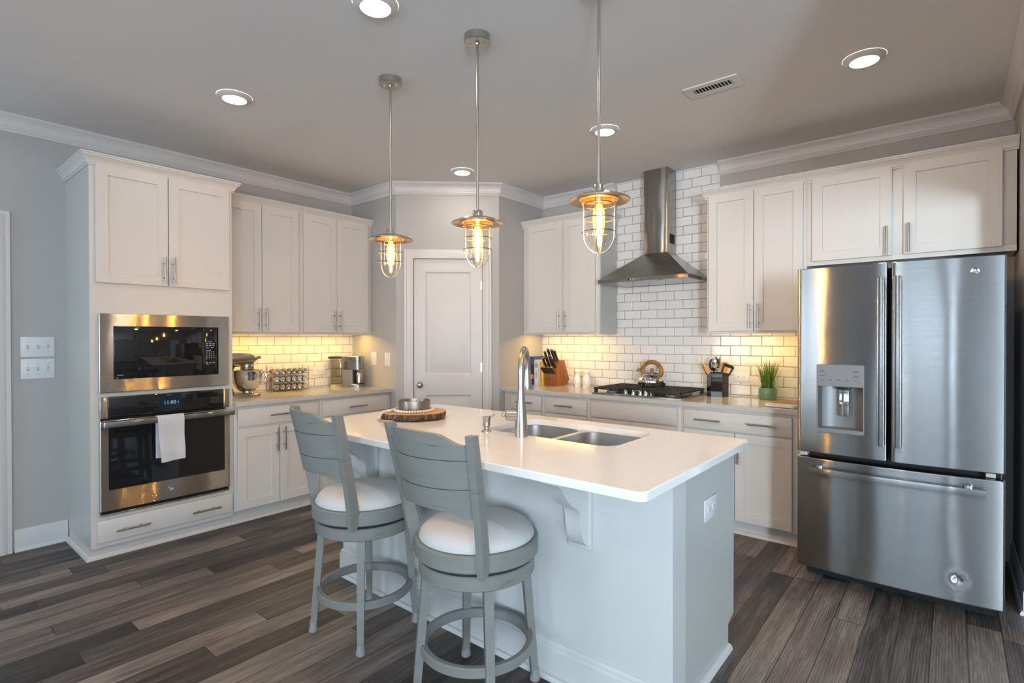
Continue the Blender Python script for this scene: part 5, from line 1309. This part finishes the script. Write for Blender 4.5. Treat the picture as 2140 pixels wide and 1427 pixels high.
jr = thing('lidded_jar', 'small cream jar between and behind the two shakers', 'jar', (1.948, -0.052, ZCT))
obj('jar_body', MB().lathe([(0.0, 0), (0.030, 0.0), (0.030, 0.07), (0.034, 0.085), (0.034, 0.10), (0.031, 0.103), (0.031, 0.135), (0.036, 0.140)], seg=28), 'ceramic', jr, local=True)
lidm = obj('lid', MB().lathe([(0.036, 0.140), (0.036, 0.150), (0.02, 0.156), (0, 0.157)], seg=28), 'ceramic', jr, local=True)
dt = MB()
for i in range(9):
    a = R(200 + 20 * i); dt.ball((0.0345 * math.cos(a), 0.0345 * math.sin(a), 0.147 + 0.004 * math.sin(i * 2.1)), 0.0035, 8, 6)
obj('lid_dots', dt, 'board', lidm, local=True)
# utensil holder
uh = thing('utensil_holder', 'glossy black six-sided utensil crock on the range counter', 'utensil holder', (3.235, -0.135, ZCT), R(12))
hexo = [(0.082 * math.cos(R(60 * k)), 0.082 * math.sin(R(60 * k))) for k in range(6)]; hexi = [(0.074 * math.cos(R(60 * k)), 0.074 * math.sin(R(60 * k))) for k in range(6)]
obj('crock', MB().prism(hexo, 0.004, 0.188, holes=[hexi]).prism(hexo, 0.0, 0.004), 'blackglaze', uh, local=True, smooth=False)
UX, UY, UZ = 3.235, -0.135, ZCT
def utensil(name, label, cat, base, tip, build):
    t = thing(name, label, cat, (UX + base[0], UY + base[1], UZ + base[2]), 0, 'utensils in the black crock')
    b = Vector((0, 0, 0)); e = Vector(tip) - Vector(base); build(t, b, e); return t
def stick(name, m, r=0.005):
    return lambda t, b, e: obj(name, MB().tube([b, e], r, 10), m, t, local=True)
def flat_paddle(t, b, e, m, L, w, th, shape='oval'):
    ax = e.normalized(); obj('handle', MB().tube([b, e], 0.006, 10), m, t, local=True)
    sv = ax.cross(Vector((0.6, -0.8, 0))).normalized(); nv = ax.cross(sv)
    n = 24; vs = []
    for sgn in (-1, 1):
        for i in range(n):
            a = 2 * PI * i / n; ca, sa = math.cos(a), math.sin(a)
            if shape == 'sq': ca = math.copysign(abs(ca) ** 0.5, ca); sa = math.copysign(abs(sa) ** 0.5, sa)
            vs.append(tuple(e + ax * (L / 2 * (1 + sa) - 0.01) + sv * (w / 2 * ca) + nv * (sgn * th / 2)))
    fs = [list(range(n)), [n + i for i in range(n)]] + [[i, (i + 1) % n, n + (i + 1) % n, n + i] for i in range(n)]
    obj('paddle', MB().add(vs, fs), m, t, local=True)
utensil('turner', 'thin dark turner leaning far left in the black crock', 'utensil', (0.0, 0.0, 0.006), (-0.088, -0.040, 0.205), lambda t, b, e: flat_paddle(t, b, e, 'board', 0.085, 0.012, 0.006))
utensil('wooden_spoon', 'honey-coloured wooden spoon leaning left in the black crock', 'utensil', (0.02, -0.01, 0.006), (-0.052, -0.046, 0.180), lambda t, b, e: flat_paddle(t, b, e, 'spoon_wood', 0.095, 0.032, 0.008))
def spoon_b(t, b, e, m, w, L, slots=False):
    ax = e.normalized(); obj('handle', MB().tube([b, e], [0.006, 0.008], 10), m, t, local=True)
    sv = ax.cross(Vector((0.6, -0.8, 0))).normalized(); nv = sv.cross(ax)
    n, k = 24, 5; vs = []; fs = []
    for j in range(k + 1):
        r = j / k
        for i in range(n):
            a = 2 * PI * i / n; vs.append(tuple(e + ax * (L / 2 - 0.004 + r * L / 2 * math.sin(a)) + sv * (r * w / 2 * math.cos(a)) + nv * (0.014 * (1 - r * r))))
    for j in range(k):
        for i in range(n): fs.append([j * n + i, j * n + (i + 1) % n, j * n + n + (i + 1) % n, j * n + n + i])
    o = obj('bowl', MB().add(vs, fs), m, t, local=True, sharp=80)
    if slots:
        s = MB()
        for q in (-0.018, -0.006, 0.006, 0.018):
            c = e + ax * (L / 2) + sv * q + nv * 0.016; s.tube([c - ax * 0.022, c + ax * 0.022], 0.0022, 6)
        obj('slots', s, 'plate', o, local=True)
utensil('serving_spoon', 'large polished steel serving spoon, tallest in the black crock', 'utensil', (0.0, -0.02, 0.006), (0.006, -0.044, 0.225), lambda t, b, e: spoon_b(t, b, e, 'chrome', 0.072, 0.100))
utensil('slotted_spoon', 'black slotted spoon behind the steel serving spoon', 'utensil', (-0.01, 0.02, 0.006), (-0.026, -0.008, 0.205), lambda t, b, e: spoon_b(t, b, e, 'spat_black', 0.072, 0.100, True))
utensil('wooden_spatula', 'square-ended wooden spatula at back of the black crock', 'utensil', (0.03, 0.03, 0.006), (0.048, 0.012, 0.20), lambda t, b, e: flat_paddle(t, b, e, 'spoon_wood', 0.085, 0.05, 0.008, 'sq'))
def spat(t, b, e):
    ax = e.normalized(); obj('handle', MB().tube([b, e], 0.006, 10), 'spat_black', t, local=True)
    sv = ax.cross(Vector((0.6, -0.8, 0))).normalized(); nv = ax.cross(sv)
    def P(u, v, w): return tuple(e + sv * u + ax * v + nv * w)
    obj('blade', MB().prism([(-0.034, 0.0), (0.034, 0.0), (0.044, 0.085), (0.03, 0.095), (-0.03, 0.10), (-0.044, 0.095)], -0.0025, 0.0025, holes=[[(-0.024, 0.018), (0.024, 0.018), (0.030, 0.070), (-0.030, 0.074)]], T=P), 'spat_black', t, local=True, smooth=False)
utensil('spatula', 'black open-framed spatula leaning right in the black crock', 'utensil', (-0.02, 0.0, 0.006), (0.064, -0.030, 0.172), spat)
# plant
pl = thing('potted_grass', 'faux grass plant in a ribbed green pot on the range counter', 'plant', (3.606, -0.130, ZCT))
vs = []; fs = []; seg = 96; pp = [(0.055, 0.0), (0.060, 0.008), (0.062, 0.045), (0.061, 0.085), (0.057, 0.090), (0.053, 0.088), (0.053, 0.070)]
for j, (r, z) in enumerate(pp):
    for i in range(seg):
        a = 2 * PI * i / seg; rr = r * (1 + (0.018 * math.cos(a * 32) if 0 < j < 4 else 0)); vs.append((rr * math.cos(a), rr * math.sin(a), z))
for j in range(len(pp) - 1):
    for i in range(seg): fs.append([j * seg + i, j * seg + (i + 1) % seg, (j + 1) * seg + (i + 1) % seg, (j + 1) * seg + i])
fs.append(list(range(seg))[::-1])
obj('pot', MB().add(vs, fs), 'pot', pl, local=True, sharp=60, recalc=False)
obj('soil', MB().lathe([(0.0535, 0.070), (0.0535, 0.078), (0, 0.080)], seg=32), 'soil', pl, local=True)
gm = MB()
def blade(a, lean, L, w, droop=0.0, r0=None):
    r0 = rnd.uniform(0.0, 0.042) if r0 is None else r0; n = 6; vs = []; fs = []
    sx, sy = -math.sin(a), math.cos(a)
    for i in range(n + 1):
        u = i / n; q = r0 + lean * L * u ** 1.5; z = 0.076 + L * (u - droop * u * u) * math.sqrt(max(0.1, 1 - lean * lean * 0.5)); ww = w * (1 - u ** 2.2) * 0.5 + 0.0003
        x, y = q * math.cos(a), q * math.sin(a)
        vs += [(x - sx * ww, y - sy * ww, z), (x + sx * ww, y + sy * ww, z), (x + math.cos(a) * 0.0008, y + math.sin(a) * 0.0008, z + 0.0006)]
    for i in range(n):
        for j in range(3): fs.append([i * 3 + j, i * 3 + (j + 1) % 3, i * 3 + 3 + (j + 1) % 3, i * 3 + 3 + j])
    fs += [[0, 1, 2], [n * 3, n * 3 + 1, n * 3 + 2]]
    gm.add(vs, fs)
for i in range(120): blade(rnd.uniform(0, 2 * PI), rnd.uniform(0.0, 0.48), rnd.uniform(0.13, 0.235), rnd.uniform(0.0055, 0.010))
blade(R(205), 1.05, 0.17, 0.005, 0.42, 0.03); blade(R(40), 0.70, 0.12, 0.005, 0.35, 0.03); blade(R(30), 0.6, 0.14, 0.006, 0.3, 0.03)
g = obj('grass_blades', gm, 'grass', pl, local=True, recalc=False); g['kind'] = 'stuff'
# cutting board
cbx = thing('cutting_board', 'wood and white marble cutting board by the refrigerator', 'cutting board', (3.80, -0.44, ZCT), R(-8))
obj('wood_part', MB().prism(rrect(-0.095, 0.115, -0.075, 0.150, [0.002, 0.002, 0.06, 0.03], 6), 0.003, 0.020, ch=0.003), 'board', cbx, local=True)
obj('marble_part', MB().prism(rrect(-0.095, 0.115, -0.150, -0.0755, [0.035, 0.035, 0.002, 0.002], 6), 0.003, 0.020, ch=0.003), 'marble', cbx, local=True)
obj('grip', MB().prism(rrect(0.0, 0.055, 0.145, 0.215, 0.025, 6), 0.003, 0.020, ch=0.003), 'board', cbx, local=True)
for x in (-0.07, 0.09):
    for y in (-0.12, 0.12): obj('foot', MB().cyl((x, y, 0), (x, y, 0.0035), 0.008, 12), 'black', cbx, local=True)
